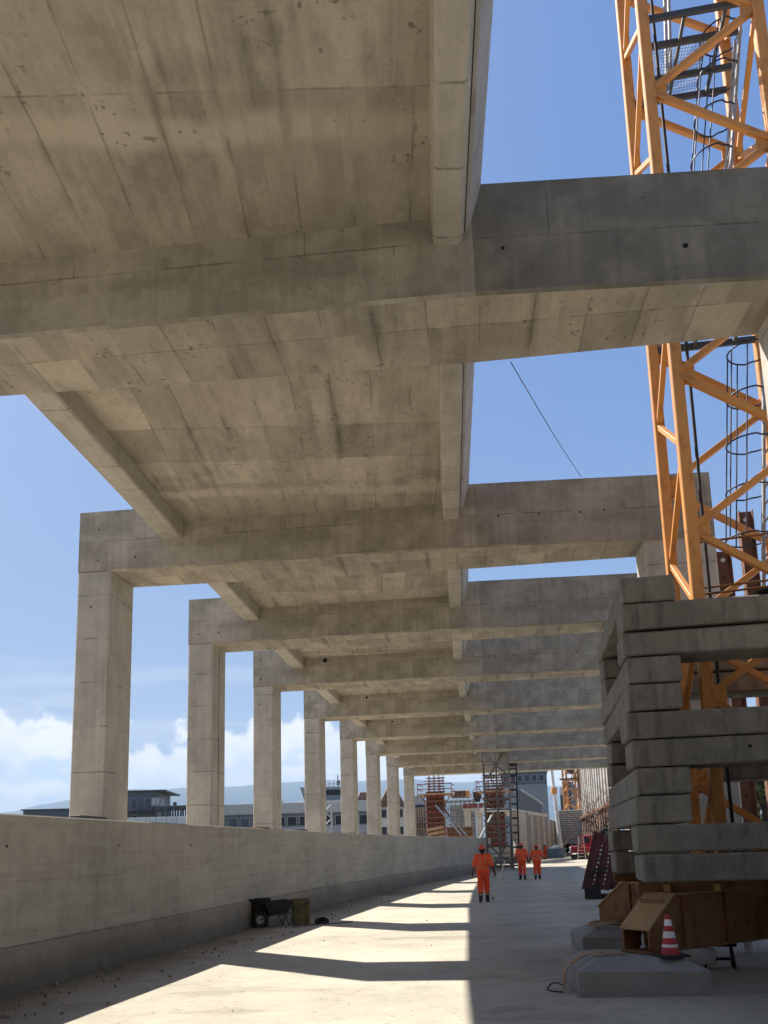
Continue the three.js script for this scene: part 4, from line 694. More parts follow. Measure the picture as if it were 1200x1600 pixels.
// ------------------------------------------------------------------ scaffold stair and caged ladder under the far frames
{
  const p = gnd(783, 1359.5), D = -p[2], o = thing('scaffold_stair', 'grey scaffold stair tower standing under the farthest frames by the wall end', 'scaffold', p, -0.17);
  const wd = 1.85, dp = 1.5, top = at(783, 1176, D)[1], n = 5, st = top / n;
  for (const x of [-wd / 2, 0, wd / 2]) for (const z of [-dp / 2, dp / 2]) part('post', rod([x, 0, z], [x, top, z], 0.045), M.scaf, o);
  for (let k = 0; k <= n; k++) {
    const y = Math.max(0.2, k * st - 0.05);
    for (const z of [-dp / 2, dp / 2]) { part('ledger', rod([-wd / 2, y, z], [wd / 2, y, z], 0.035), M.scaf, o); if (k < n) { part('guard_rail', rod([-wd / 2, y + 1, z], [wd / 2, y + 1, z], 0.03), M.scaf, o); part('brace', rod([k % 2 ? -wd / 2 : wd / 2, y, z], [k % 2 ? wd / 2 : -wd / 2, y + st, z], 0.03), M.scaf, o); } }
    for (const x of [-wd / 2, wd / 2]) part('transom', rod([x, y, -dp / 2], [x, y, dp / 2], 0.035), M.scaf, o);
    if (k > 0) part('platform', box(wd * 0.45, 0.06, dp * 0.9, k % 2 ? wd * 0.25 : -wd * 0.25, y + 0.06, 0, 0.01), M.scaf, o);
    if (k < n) {
      const S = new THREE.Group(); S.name = 'stair_flight'; o.add(S); const x0 = k % 2 ? wd * 0.3 : -wd * 0.3, x1 = -x0, z = k % 2 ? 0.35 : -0.35;
      for (const s of [-0.3, 0.3]) part('stringer', bar([x0, y + 0.05, z + s], [x1, y + st, z + s], 0.05, 0.14), M.scaf, S);
      for (let q = 1; q < 9; q++) part('tread', box(0.22, 0.03, 0.6, x0 + (x1 - x0) * q / 9, y + st * q / 9 + 0.06, z, 0.004), M.scaf, S);
    }
  }
  for (const y of [0.35, 0.8, 1.25]) part('base_board', box(wd, 0.14, 0.05, 0.5, y * 0.6 + 0.1, dp / 2 + 0.06, 0.01), M.scaf, o);
  const q = gnd(806, 1357), l = thing('caged_ladder', 'tall black ladder tower with wide rungs right of the scaffold stair', 'ladder', q, -0.1);
  const ht = at(803, 1192, -q[2])[1], tx = at(803, 1192, -q[2])[0] - q[0] - 0.12;
  for (const s of [-0.28, 0.28]) for (const z of [-0.25, 0.25]) part('rail', bar([s, 0, z], [s + tx, ht, z], 0.09, 0.09), M.black, l);
  for (let y = 0.5, k = 0; y < ht; y += 0.55, k++) { for (const z of [-0.25, 0.25]) part('rung', bar([-0.28 + tx * y / ht, y, z], [0.28 + tx * y / ht, y, z], 0.06, k % 2 ? 0.05 : 0.12), M.black, l); part('strut', bar([-0.28 + tx * y / ht, y, -0.25], [-0.28 + tx * y / ht, y, 0.25], 0.05), M.black, l); }
  part('head', fin(new THREE.SphereGeometry(0.36, 16, 10)).translate(tx, ht + 0.05, 0), M.black, l);
}
// ------------------------------------------------------------------ beyond the frames: formwork towers and the works
function formTower(px, py0, py1, D, wpx, label, seed) {
  const c = at(px, py1, D), top = at(px, py0, D)[1], w = wpx * D / 1300, o = thing('formwork_tower', label, 'formwork', [c[0], 0, c[2]], -0.2, 'column formwork towers'), r = rngOf(seed), y0 = 1.6, yc = top - 1.6;
  part('form_panel', [box(w, yc - y0, w * 0.8, 0, (y0 + yc) / 2, 0, 0.03)], M.rust, o);
  for (let k = 0; k < 6; k++) part('stud', box(0.1, yc - y0, 0.14, (k / 5 - 0.5) * w, (y0 + yc) / 2, w * 0.4 + 0.07, 0.01), k % 2 ? M.rust : M.redsteel, o);
  for (let y = y0 + 0.4, k = 0; y < yc; y += 0.55, k++) part('waler', box(w + 0.5, 0.16, 0.14, 0, y, w * 0.4 + 0.22, 0.01), k % 3 ? M.rust : M.redsteel, o);
  for (let y = yc; y < top; y += 0.28) { part('rebar_tie', [box(w * (0.85 + r() * 0.5), 0.07, 0.07, (r() - 0.5) * 0.3, y, w * 0.3, 0.01), box(0.07, 0.07, w, w * 0.4, y, 0, 0.01), box(w * 1.1, 0.07, 0.07, 0, y, -w * 0.3, 0.01)], M.redsteel, o); }
  for (let k = 0; k < 7; k++) part('rebar', rod([(k / 6 - 0.5) * w * 0.9, yc, (k % 2 ? 1 : -1) * w * 0.3], [(k / 6 - 0.5) * w * 0.9, top + r() * 0.8, (k % 2 ? 1 : -1) * w * 0.3], 0.035), M.rust, o);
  const yp = yc - 0.3, pf = part('platform', box(w + 1.8, 0.12, w + 1.4, 0.1, yp, 0.1, 0.02), M.wood, o);
  for (const dy of [0.5, 1.0]) part('guard_rail', [box(w + 1.8, 0.08, 0.06, 0.1, yp + dy, w / 2 + 0.75, 0.01), box(0.06, 0.08, w + 1.4, w / 2 + 0.95, yp + dy, 0, 0.01), box(0.06, 0.08, w + 1.4, -w / 2 - 0.75, yp + dy, 0, 0.01)], M.redsteel, pf);
  for (const x of [-0.5, -0.17, 0.17, 0.5]) part('rail_post', rod([x * (w + 1.8) + 0.1, yp - 0.5, w / 2 + 0.75], [x * (w + 1.8) + 0.1, yp + 1.1, w / 2 + 0.75], 0.04), M.redsteel, pf);
  part('bracket', [bar([-w / 2 - 0.7, yp, 0.5], [-w / 2, yp - 1.2, 0.5], 0.09), bar([w / 2 + 0.9, yp, 0.5], [w / 2, yp - 1.2, 0.5], 0.09)], M.redsteel, o);
  return o;
}
formTower(683, 1213, 1304, 86, 25, 'left of two red brown column formwork towers with rebar on top, above the wall', 5);
formTower(776, 1208, 1306, 84, 27, 'right of two red brown column formwork towers, seen through the scaffold stair', 6);
{
  const prop = (a, b, D, label) => { const p = at(...a, D), q = at(...b, D - 3), o = thing('raking_prop', label, 'prop', p, 0, 'raking steel props'), d = q.map((v, k) => v - p[k]), m = d.map((v) => v * 0.5); part('outer_tube', rod([0, 0, 0], m, 0.11, 0.11, 8), M.galv, o); part('inner_tube', rod(m, d, 0.075, 0.075, 8), M.galv, o); part('foot', box(0.4, 0.05, 0.4, d[0], d[1], d[2], 0.01), M.dark, o); };
  prop([681, 1258], [722, 1306], 85, 'long steel prop raking down to the right from the left formwork tower');
  prop([688, 1258], [731, 1307], 87, 'second steel prop just behind the one raking from the left formwork tower');
  prop([773, 1266], [749, 1311], 83, 'pale steel prop raking down to the left from the right formwork tower');
  const block = (name, label, cat, px0, px1, py0, py1, D, depth, m, ry = -0.18) => { const a = at(px0, py1, D), b = at(px1, py0, D), w = b[0] - a[0], h = b[1] - a[1], o = thing(name, label, cat, [(a[0] + b[0]) / 2, a[1], -D - depth / 2], ry); return { o, w, h, d: depth }; };
  { const { o, w, h, d } = block('site_container', 'brown site container with an orange end on top of the works', 'container', 708, 735, 1235, 1246, 105, 2.4, M.rust); part('box', box(w, h, d, 0, h / 2, 0, 0.04), M.rust, o); part('orange_end', box(w * 0.22, h * 0.96, d + 0.04, w * 0.4, h / 2, 0, 0.04), M.yellow, o); for (let k = 0; k < 8; k++) part('corrugation', box(0.05, h * 0.86, 0.06, (k / 8 - 0.5) * w * 0.85, h / 2, d / 2 + 0.02, 0.01), M.rust, o); part('window', box(0.5, 0.4, 0.04, -w * 0.42, h * 0.6, d / 2 + 0.05, 0.01), M.white, o); }
  { const { o, w, h } = block('concrete_skip', 'black concrete bucket tapering downwards, beside the brown container', 'skip', 740, 753, 1237, 1253, 98, 1.2, M.black); const g = lathe([[w * 0.3, 0], [w * 0.34, h * 0.1], [w * 0.5, h * 0.55], [w * 0.52, h], [w * 0.47, h], [w * 0.45, h * 0.6], [0, h * 0.3]], 18); part('bucket', g, M.black, o); part('bail', curve([[-w * 0.5, h, 0], [-w * 0.3, h * 1.25, 0], [w * 0.3, h * 1.25, 0], [w * 0.5, h, 0]], 0.04, 20, 6), M.dark, o); }
  { const { o, w, h, d } = block('formwork_deck', 'raised concrete deck with red formwork panels along its edge', 'deck', 728, 768, 1254, 1266, 96, 4, M.redsteel); part('slab', box(w, h * 0.25, d, 0, h * 0.12, 0, 0.02), M.column, o); for (let k = 0; k < 5; k++) part('form_panel', box(w / 5 - 0.06, h * 0.7, 0.12, (k / 5 - 0.4) * w, h * 0.62, d / 2, 0.02), M.redsteel, o); for (const x of [-0.35, 0.1, 0.42]) part('pier', box(0.7, 6, 0.8, x * w, -3, 0.6, 0.03), M.column, o); }
  { const { o, w, h, d } = block('shoring_scaffold', 'dense grey shoring scaffold between the two formwork towers', 'scaffold', 702, 742, 1248, 1318, 100, 3.2, M.scaf); for (let i = 0; i <= 6; i++) for (const z of [-1, 0, 1]) part('post', rod([(i / 6 - 0.5) * w, 0, z * d / 2], [(i / 6 - 0.5) * w, h, z * d / 2], 0.05), M.scaf, o); for (let y = 0.5; y < h; y += 0.9) for (const z of [-1, 0, 1]) part('ledger', rod([-w / 2, y, z * d / 2], [w / 2, y, z * d / 2], 0.04), M.scaf, o); for (let i = 0; i < 6; i++) for (let y = 0.5, k = 0; y < h - 1; y += 1.8, k++) part('brace', rod([((i + (k % 2)) / 6 - 0.5) * w, y, d / 2], [((i + 1 - (k % 2)) / 6 - 0.5) * w, y + 1.8, d / 2], 0.03), M.scaf, o); part('infill_wall', box(w * 0.9, h * 0.9, 0.3, 0, h * 0.45, -d / 2 - 0.4, 0.03), M.column, o); }
  { const { o, w, h, d } = block('timber_formwork', 'pinkish timber wall formwork low behind the wall top', 'formwork', 700, 739, 1291, 1309, 88, 0.8, M.wood); part('sheathing', box(w, h, 0.15, 0, h / 2, 0, 0.02), M.wood, o); for (let k = 0; k < 12; k++) part('stud', box(0.1, h * 1.05, 0.14, (k / 11 - 0.5) * w, h / 2, 0.14, 0.01), M.wood, o); for (const y of [0.25, 0.75]) part('waler', box(w, 0.14, 0.12, 0, h * y, 0.26, 0.01), M.rust, o); }
  { const p = at(684, 1304, 80), o = thing('pallet_stack', 'leaning stack of pale timber pallets in front of the left formwork tower', 'pallets', [p[0], 2.1, p[2]], -0.2); for (let k = 0; k < 4; k++) { const q = new THREE.Group(); q.name = 'pallet'; q.position.set(-0.06 * k, 0.02 + k * 0.42, 0); q.rotation.z = 0.16; o.add(q); for (const z of [-0.4, 0, 0.4]) part('bearer', box(1.5, 0.2, 0.1, 0, 0.1, z, 0.01), M.wood, q); for (let i = 0; i < 6; i++) part('slat', box(0.17, 0.05, 0.95, -0.65 + i * 0.26, 0.23, 0, 0.008), M.wood, q); } }
  // concrete structure and bored-pile wall right of the ladder
  { const a = at(812, 1340, 84), b = at(869, 1335, 128), top = at(811, 1268, -a[2])[1], ax = a[0], bx = b[0], n = 20;
    const o = thing('pile_wall', 'grey bored pile wall with a pale ledge beyond the ladder, running into the distance', 'wall', [ax, 0, a[2]], 0), L = [bx - ax, b[2] - a[2]];
    for (let k = 0; k < n; k++) { const f = (k + 0.5) / n, g = fin(new THREE.CylinderGeometry(0.7, 0.7, top * (0.96 + 0.06 * Math.sin(k * 2.3)), 14), k, 0, false); part('pile', g.translate(L[0] * f, top / 2, L[1] * f), k % 3 ? M.pad : M.column, o); }
    part('ledge', bar([-2.6, top + 0.15, 1.5], [L[0] * 0.45, top + 0.15, L[1] * 0.45], 2.6, 0.35, 0.03), M.plaster, o); part('capping', bar([-2.6, top * 0.16, 1.2], [L[0], top * 0.16, L[1] + 1.2], 1.2, top * 0.32, 0.03), M.pad, o);
    for (let k = 0; k < 9; k++) part('prop_bracket', box(0.5, 0.3 + (k % 3) * 0.5, 0.6, L[0] * (0.06 + k * 0.05), top * (0.3 + 0.07 * (k % 4)), L[1] * (0.06 + k * 0.05) + 1.2, 0.02), k % 2 ? M.dark : M.plaster, o); }
  { const p = at(822, 1261, 120), t = at(822, 1232, 120), o = thing('tarpaulin_shed', 'dark shed with a pale sheet over its slanting roof behind the pile wall', 'shed', [p[0], p[1] - 4, p[2]], -0.2), h = t[1] - p[1]; part('wall', prism([[-1.2, 0], [2.2, 0], [2.2, 4.2], [-1.2, 4 + h]], -3, 0, 0.02), M.facadeDark, o); part('sheet', bar([-0.6, 4 + h * 0.96, -1.4], [2.4, 4.4, -1.4], 0.1, 3.4, 0.01), M.white, o); }
  { const a = gnd(858, 1342), o = thing('waste_skip', 'blue grey steel skip on the sunlit ground beside the distant worker', 'skip', [a[0] + 1.3, 0, a[2] - 2], -0.2); part('body', prism([[-0.9, 0.05], [0.9, 0.05], [1.25, 1.15], [-1.25, 1.15]], -0.9, 0.9, 0.02), M.blueSteel, o); part('rim', box(2.6, 0.1, 1.9, 0, 1.18, 0, 0.02), M.blueSteel, o); for (const x of [-0.6, 0, 0.6]) part('rib', box(0.09, 1.0, 0.1, x, 0.6, 0.93, 0.01), M.blueSteel, o); part('load', lathe([[0, 0.5], [0.5, 0.3], [0.8, 0], [0, 0]], 12).translate(0, 1.2, 0), M.white, o); }
  // the second crane far off
  { const D = 122, a = gnd(897, 1341), o = thing('tower_crane', 'distant orange tower crane on a tall stack of ballast beyond the frames', 'tower crane', [at(899.5, 1338, D)[0], 0, -D], -0.5);
    const sc = D / 1300, W2 = 4.1, y0 = 1.75 + (1318 - 1321) * sc + 0.3, y1 = at(896, 1266, D)[1];
    for (let k = 0; k < 17; k++) { const h = (y1 - y0) / 17, j = (k % 2 ? 0.05 : -0.05); for (const q of [-1, 1]) part('ballast_block', box(W2 + j, h - 0.07, W2 / 2 - 0.06, 0, y0 + h * (k + 0.5), q * W2 / 4, 0.03), M.column, o); }
    part('ballast_core', box(W2 - 0.5, y1 - y0 - 0.1, W2 - 0.5, 0, (y0 + y1) / 2, 0, 0.02), M.block, o);
    part('undercarriage', [box(3.2, 0.7, 0.6, 0, y0 - 0.4, 0, 0.03), box(0.6, 0.68, 3.2, 0, y0 - 0.4, 0, 0.03)], M.orange, o);
    for (const [x, z] of [[-2, 2], [2, 2], [2, -2], [-2, -2]]) { part('leg', bar([x * 0.5, y0 - 0.3, z * 0.5], [x, 0.5, z], 0.5), M.black, o); part('pad', box(1.5, 0.5, 1.5, x, 0.25, z, 0.05), M.white, o); }
    for (const [x, z] of [[-1, 1], [1, 1], [1, -1], [-1, -1]]) part('chord', box(0.24, 24, 0.24, x * 0.9, y1 - 2 + 12, z * 0.9, 0.02), M.yellow, o);
    for (let y = y1, k = 0; y < y1 + 20; y += 1.2, k++) for (const z of [-0.9, 0.9]) { const s = k % 2 ? 1 : -1; part('brace', bar([-0.9 * s, y, z], [0.9 * s, y + 1.2, z], 0.12), M.yellow, o); part('brace', bar([z, y, -0.9 * s], [z, y + 1.2, 0.9 * s], 0.12), M.yellow, o); }
    part('landing', box(2.6, 0.2, 2.6, 0, y1 + 4.5, 0, 0.02), M.orange, o); part('cabinet', box(1.0, 2.2, 0.8, 0.1, y1 + 6.4, 0, 0.05), M.dark, o); }
  { const D = 112, a = at(877, 1320, D), b = at(861, 1196, D), o = thing('leaning_pole', 'white pole leaning left of the distant ballast stack', 'pole', [a[0], 0, a[2]], 0); const d = [b[0] - a[0], b[1], 0]; part('pole', rod([0, 0, 0], d, 0.28, 0.2, 10), M.white, o); part('clamp', box(0.7, 0.9, 0.6, d[0] * 0.75, d[1] * 0.72, 0.1, 0.05), M.yellow, o); part('base', box(1, 0.6, 1, 0, 0.3, 0, 0.05), M.galv, o); }
  { const D = 130, a = at(899, 1262, D), t = at(899, 1212, D), o = thing('light_mast', 'slim grey mast with ladder hoops and a lamp box beyond the distant crane', 'mast', [a[0], 0, a[2]], -0.3); for (const x of [-0.3, 0.3]) part('post', rod([x, 0, 0], [x, t[1], 0], 0.06), M.galv, o); for (let y = a[1]; y < t[1]; y += 0.6) part('rung', rod([-0.3, y, 0], [0.3, y, 0], 0.04), M.galv, o); for (const y of [a[1] + 1, a[1] + 2.6, a[1] + 4.1]) part('hoop', curve([[0.3, y, 0], [0.8, y + 0.05, 0.3], [1.3, y + 0.1, 0.1], [1.3, y + 0.1, -0.3], [0.3, y, -0.2]], 0.05, 20, 5), M.dark, o); part('lamp_box', box(0.7, 0.6, 0.5, 0.4, t[1] - 0.2, 0, 0.04), M.black, o); }
  // red machine and stepladder
  { const p = gnd(921, 1343), o = thing('excavator', 'small red excavator in the sun beside the ballast of the distant crane', 'excavator', [p[0], 0, p[2] - 2], -0.5);
    for (const s of [-1, 1]) { const T = part('track', prism([[-1.3, 0.18], [-1.1, 0], [1.1, 0], [1.3, 0.18], [1.3, 0.4], [1.1, 0.58], [-1.1, 0.58], [-1.3, 0.4]], s * 0.75 - 0.2, s * 0.75 + 0.2, 0.02), M.rubber, o); for (const x of [-0.9, -0.3, 0.3, 0.9]) { const c = fin(new THREE.CylinderGeometry(0.16, 0.16, 0.46, 12)); c.rotateX(Math.PI / 2); part('roller', c.translate(x, 0.28, s * 0.75), M.dark, T); } }
    part('house', prism([[-1.3, 0.7], [0.9, 0.7], [0.9, 1.3], [-0.2, 1.5], [-1.3, 1.5]], -0.85, 0.85, 0.06), M.redPaint, o);
    const cab = part('cab', prism([[-0.2, 1.4], [0.85, 1.3], [0.95, 1.9], [0.7, 2.6], [-0.2, 2.65]], -0.8, 0.1, 0.05), M.redPaint, o); part('window', box(0.7, 0.7, 0.94, 0.32, 2.1, -0.35, 0.02), M.glass, cab);
    part('boom', [bar([0.9, 1.3, 0.3], [2.0, 2.8, 0.3], 0.26, 0.3), bar([2.0, 2.8, 0.3], [3.1, 2.3, 0.3], 0.22, 0.26)], M.redPaint, o); part('stick', bar([3.1, 2.3, 0.3], [3.2, 1.0, 0.3], 0.2, 0.22), M.redPaint, o); part('bucket', prism([[2.8, 1.0], [3.5, 1.0], [3.5, 0.7], [3.1, 0.45], [2.85, 0.6]], 0, 0.6, 0.02), M.dark, o); part('counterweight', box(0.3, 0.7, 1.6, -1.35, 1.05, 0, 0.08), M.white, o); }
  { const p = gnd(910, 1343), o = thing('stepladder', 'pale red folding stepladder standing open left of the red excavator', 'stepladder', p, -0.3); for (const [z, m] of [[1, M.cream], [-1, M.redPaint]]) for (const x of [-0.3, 0.3]) part('stile', bar([x * 1.4, 0, z * 0.75], [x * 0.8, 2.6, z * 0.08], 0.09, 0.06), m, o); for (let k = 1; k < 8; k++) part('step', box(0.8 - k * 0.045, 0.04, 0.12, 0, k * 0.33, 0.75 - k * 0.085, 0.005), M.cream, o); part('top_cap', box(0.5, 0.08, 0.25, 0, 2.6, 0, 0.01), M.redPaint, o); part('spreader', box(0.03, 0.04, 0.9, 0.36, 1.2, 0, 0.004), M.dark, o); }
  { const p = gnd(930, 1347), o = thing('traffic_barrier', 'pale low barrier board beside the red excavator', 'barrier', p, -0.2); part('board', box(1.3, 0.25, 0.06, 0, 0.75, 0, 0.01), M.cream, o); for (const s of [-0.5, 0.5]) part('leg', bar([s, 0, 0.25], [s, 0.8, 0], 0.06), M.wood, o); for (const s of [-0.5, 0.5]) part('leg', bar([s, 0, -0.25], [s, 0.8, 0], 0.06), M.wood, o); }
  // sheet-pile wall on the right
  { const a = at(968, 1320, 74), b = at(909, 1320, 128), n = 34, o = thing('sheet_pile_wall', 'tall ribbed wall of pale concrete over rusty sheet piles on the right beyond the frames', 'wall', [a[0], 0, a[2]], 0), dx = (b[0] - a[0]) / n, dz = (b[2] - a[2]) / n, L = Math.hypot(dx, dz), ry = Math.atan2(-dz, dx), r = rngOf(55);
    for (let k = 0; k < n; k++) { const f = k / n, yl = 5.1 + 0.4 * Math.sin(k * 0.35), yt = 12.2 + (k > n * 0.3 ? 0.6 : 0), x = dx * (k + 0.5), z = dz * (k + 0.5), out = k % 2 ? 0.25 : 0;
      part('sheet_pile', place(cbox(L * 0.98, yl, 0.3, 0.04, k), x - out * 0.8, yl / 2, z, ry), M.brownPile, o);
      part('concrete_rib', place(cbox(L * (k % 3 ? 0.98 : 0.7), yt - yl - (r() * 0.3), 0.3, 0.03, k * 0.7), x + 0.3 - out * 1.2, (yl + yt) / 2 + 0.1, z, ry), M.ribs, o); if (k % 3 === 0) part('upper_rib', place(cbox(L * 0.3, 3.5, 0.5, 0.03), x + 0.1, yt - 1.75, z, ry), M.brownPile, o); }
    part('waling', bar([-0.5, 5.2, 0], [dx * n - 0.5, 5.2, dz * n], 0.3, 0.3), M.rust, o); }
  { const p = at(936, 1300, 70), o = thing('bare_tree', 'tangled bare shrub growing in front of the sheet pile wall', 'tree', [p[0], 0, p[2]], 0), r = rngOf(77), tw = [], tr = [];
    const grow = (a, d, L, R, n) => { const b = a.map((v, k) => v + d[k] * L); (n > 2 ? tr : tw).push(rod(a, b, R, R * 0.68, n > 2 ? 7 : 4)); if (!n) return; const m = n > 3 ? 3 : 2 + (r() > 0.45 ? 1 : 0); for (let k = 0; k < m; k++) { const e = d.map((v) => v * 0.75 + (r() - 0.5) * 1.15); const q = Math.hypot(...e); grow(b, e.map((v) => v / q), L * (0.66 + r() * 0.28), R * 0.62, n - 1); } };
    for (let k = 0; k < 4; k++) grow([(r() - 0.5) * 0.8, 0, (r() - 0.5) * 0.8], [(r() - 0.5) * 0.5, 1, (r() - 0.5) * 0.3], 1.7 + r() * 0.5, 0.07, 5);
    part('trunk', tr, M.hair, o); part('twigs', tw, M.rust, o); }
}
// ------------------------------------------------------------------ the town beyond
function building(name, label, px0, px1, py0, D, depth, m, ry, o = {}) {
  const a = at(px0, py0, D), b = at(px1, py0, D), w = b[0] - a[0], h = a[1], G = thing(name, label, o.cat ?? 'building', [(a[0] + b[0]) / 2, 0, -D - depth / 2], ry);
  part('wall', box(w, h, depth, 0, h / 2, 0, 0.02), m, G);
  if (o.win) { const [rows, cols, y0, y1, ww, wh] = o.win; for (let r = 0; r < rows; r++) for (let c = 0; c < cols; c++) { const x = ((c + 0.5) / cols - 0.5) * w * 0.96, y = rows > 1 ? y0 + (y1 - y0) * r / (rows - 1) : y0, W1 = part('window', box(ww, wh, 0.1, x, y, depth / 2 + 0.03, 0.01), M.facade, G); part('pane', box(ww - 0.2, wh - 0.2, 0.06, x, y, depth / 2 + 0.07, 0.004), M.glass, W1); } }
  if (o.side) { const [rows, cols, y0, y1, ww, wh] = o.side; for (let r = 0; r < rows; r++) for (let c = 0; c < cols; c++) { const z = ((c + 0.5) / cols - 0.5) * depth * 0.96, y = rows > 1 ? y0 + (y1 - y0) * r / (rows - 1) : y0; for (const s of [1]) { const W1 = part('window', box(0.1, wh, ww, s * (w / 2 + 0.03), y, z, 0.01), M.plaster, G); part('pane', box(0.06, wh - 0.2, ww - 0.2, s * (w / 2 + 0.07), y, z, 0.004), M.glass, W1); } } }
  if (o.parapet) part('parapet', box(w + 0.3, o.parapet, depth + 0.3, 0, h + o.parapet / 2 - 0.1, 0, 0.03), o.pm ?? m, G);
  return { G, w, h, d: depth };
}
{
  { const { G, w, h, d } = building('glass_pavilion', 'long low dark glazed building above the left end of the wall', 34, 116, 1267, 150, 10, M.facadeDark, 0.08, { win: [1, 14, 7.6, 7.6, 0.6, 1.2] }); part('roof', box(w + 0.6, 0.25, d + 0.6, 0, h + 0.1, 0, 0.03), M.dark, G); }
  { const { G, w, h, d } = building('dark_block', 'dark grey flat roofed block with a projecting window bay beyond the first column gap', 196, 240, 1238, 140, 12, M.facadeDark, 0.05, { win: [2, 2, 7.5, 10.3, 1.2, 1.8] });
    const bay = part('bay', box(1.6, 1.6, 3, w / 2 + 0.2, h - 1.8, d / 2 - 1, 0.04), M.facade, G); for (const x of [-0.35, 0.3]) part('bay_window', box(0.55, 1.1, 0.08, w / 2 + 0.2 + x, h - 1.75, d / 2 + 0.53, 0.01), M.plaster, bay); part('roof_edge', box(w + 2, 0.25, d + 1, 0.7, h + 0.12, 0, 0.03), M.dark, G); part('canopy', box(w + 2.4, 0.2, 4, 0.6, h - 3.2, d / 2, 0.03), M.dark, G); for (let k = 0; k < 5; k++) part('column', box(0.25, h - 3.3, 0.25, (k / 4 - 0.5) * (w + 1), (h - 3.3) / 2, d / 2 + 1.6, 0.02), M.dark, G); }
  { const D = 132, a = at(243, 1290, D), b = at(331, 1290, D), w = b[0] - a[0], h = at(290, 1260, D)[1], o = thing('open_pavilion', 'unfinished dark steel framed pavilion beside the dark block', 'building', [(a[0] + b[0]) / 2, 0, -D - 4], 0.04);
    for (let k = 0; k < 8; k++) for (const z of [-4, 0, 4]) part('column', box(0.28, h, 0.28, (k / 7 - 0.5) * w, h / 2, z, 0.02), M.dark, o); for (const z of [-4, 0, 4]) { part('beam', box(w + 0.4, 0.35, 0.3, 0, h, z, 0.02), M.dark, o); part('beam', box(w * 0.8, 0.3, 0.3, w * 0.1, h - 1.9, z, 0.02), M.dark, o); } for (let k = 0; k < 8; k++) part('cross_beam', box(0.25, 0.3, 8, (k / 7 - 0.5) * w, h - 0.03, 0, 0.02), M.dark, o); for (let k = 0; k < 5; k++) part('infill_panel', box(w / 9, 1.6, 0.12, (k / 7 - 0.2) * w, h - 2.9, 4.1, 0.02), k % 2 ? M.facade : M.facadeDark, o); part('vent', box(0.5, 0.8, 0.5, -w * 0.25, h + 0.5, 1, 0.05), M.dark, o); }
  { const { G, w, h } = building('white_hoarding', 'long white site hoarding in front of the dark block and steel frame', 196, 292, 1278, 118, 0.3, M.white, 0.03, { cat: 'hoarding' }); for (let k = 0; k < 7; k++) part('joint', box(0.06, h, 0.08, (k / 6 - 0.5) * w * 0.98, h / 2, 0.15, 0.01), M.facade, G); }
  { const { G, w, h, d } = building('long_hall', 'long low hall with pale grey fascia over a dark window band', 338, 586, 1262, 104, 14, M.facadeDark, -0.06, {}); part('fascia', box(w + 0.6, 1.3, d + 0.6, 0, h - 0.3, 0, 0.03), M.roofGrey, G); for (let k = 0; k < 13; k++) { const x = ((k + 0.5) / 13 - 0.5) * w * 0.98, f = part('window', box(1.25, 1.25, 0.1, x, h - 1.95, d / 2 + 0.04, 0.01), M.facade, G); part('pane', box(1.08, 1.08, 0.06, x, h - 1.95, d / 2 + 0.08, 0.004), M.glass, f); } for (const [x, hh] of [[-0.36, 0.5], [-0.12, 0.9], [0.02, 0.45], [0.1, 0.5], [0.3, 0.7]]) part('roof_vent', box(0.8, hh, 0.8, w * x, h + 0.3 + hh / 2, 2, 0.05), M.white, G); part('sill_wall', box(w, 1.0, 0.2, 0, h - 3.1, d / 2 + 0.12, 0.01), M.facade, G); }
  { const D = 170, a = at(468, 1262, D), b = at(552, 1262, D), t = at(510, 1229, D)[1], y0 = at(510, 1262, D)[1], w = b[0] - a[0], o = thing('control_tower', 'pale grey flared tower top with railings behind the long hall', 'building', [(a[0] + b[0]) / 2, 0, -D - 4], 0.02);
    part('head', prism([[-w * 0.40, y0 + 0.9], [w * 0.40, y0 + 0.9], [w * 0.5, t], [-w * 0.5, t]], -3.5, 3.5, 0.04), M.facade, o); part('recess', box(w * 0.5, 1.1, 0.2, 0.1, t - 1.2, 3.6, 0.03), M.glass, o); part('walkway', box(w * 0.62, 0.22, 2.6, 0.2, y0 + 1.3, 4.3, 0.02), M.roofGrey, o); for (const x of [-0.3, 0.3]) part('leg', box(0.9, y0 + 1, 3, w * x, (y0 + 1) / 2, 0, 0.04), M.facade, o); for (let k = 0; k < 8; k++) part('rail_post', rod([(k / 7 - 0.5) * w * 0.6, t, 2], [(k / 7 - 0.5) * w * 0.6, t + 1.4, 2], 0.06), M.galv, o); part('guard_rail', [rod([-w * 0.3, t + 1.4, 2], [w * 0.3, t + 1.4, 2], 0.05), rod([-w * 0.3, t + 0.7, 2], [w * 0.3, t + 0.7, 2], 0.05)], M.galv, o); part('aerial', [rod([w * 0.2, t, 0], [w * 0.2, t + 2.6, 0], 0.1), box(0.7, 0.9, 0.5, w * 0.21, t + 1, 0, 0.05)], M.dark, o); }
  { const D = 100, a = at(546, 1300, D), p = at(560, 1240, D), o = thing('lattice_mast', 'slim grey scaffold mast in front of the long hall between columns', 'mast', [at(513, 1300, 95)[0], 0, -95], 0.2), h = at(513, 1252, 95)[1]; for (const [x, z] of [[-0.4, -0.4], [0.4, -0.4], [0.4, 0.4], [-0.4, 0.4]]) part('post', rod([x, 0, z], [x, h, z], 0.06), M.galv, o); for (let y = 0.5, k = 0; y < h - 0.8; y += 0.8, k++) for (const z of [-0.4, 0.4]) part('brace', rod([k % 2 ? -0.4 : 0.4, y, z], [k % 2 ? 0.4 : -0.4, y + 0.8, z], 0.04), M.galv, o); }
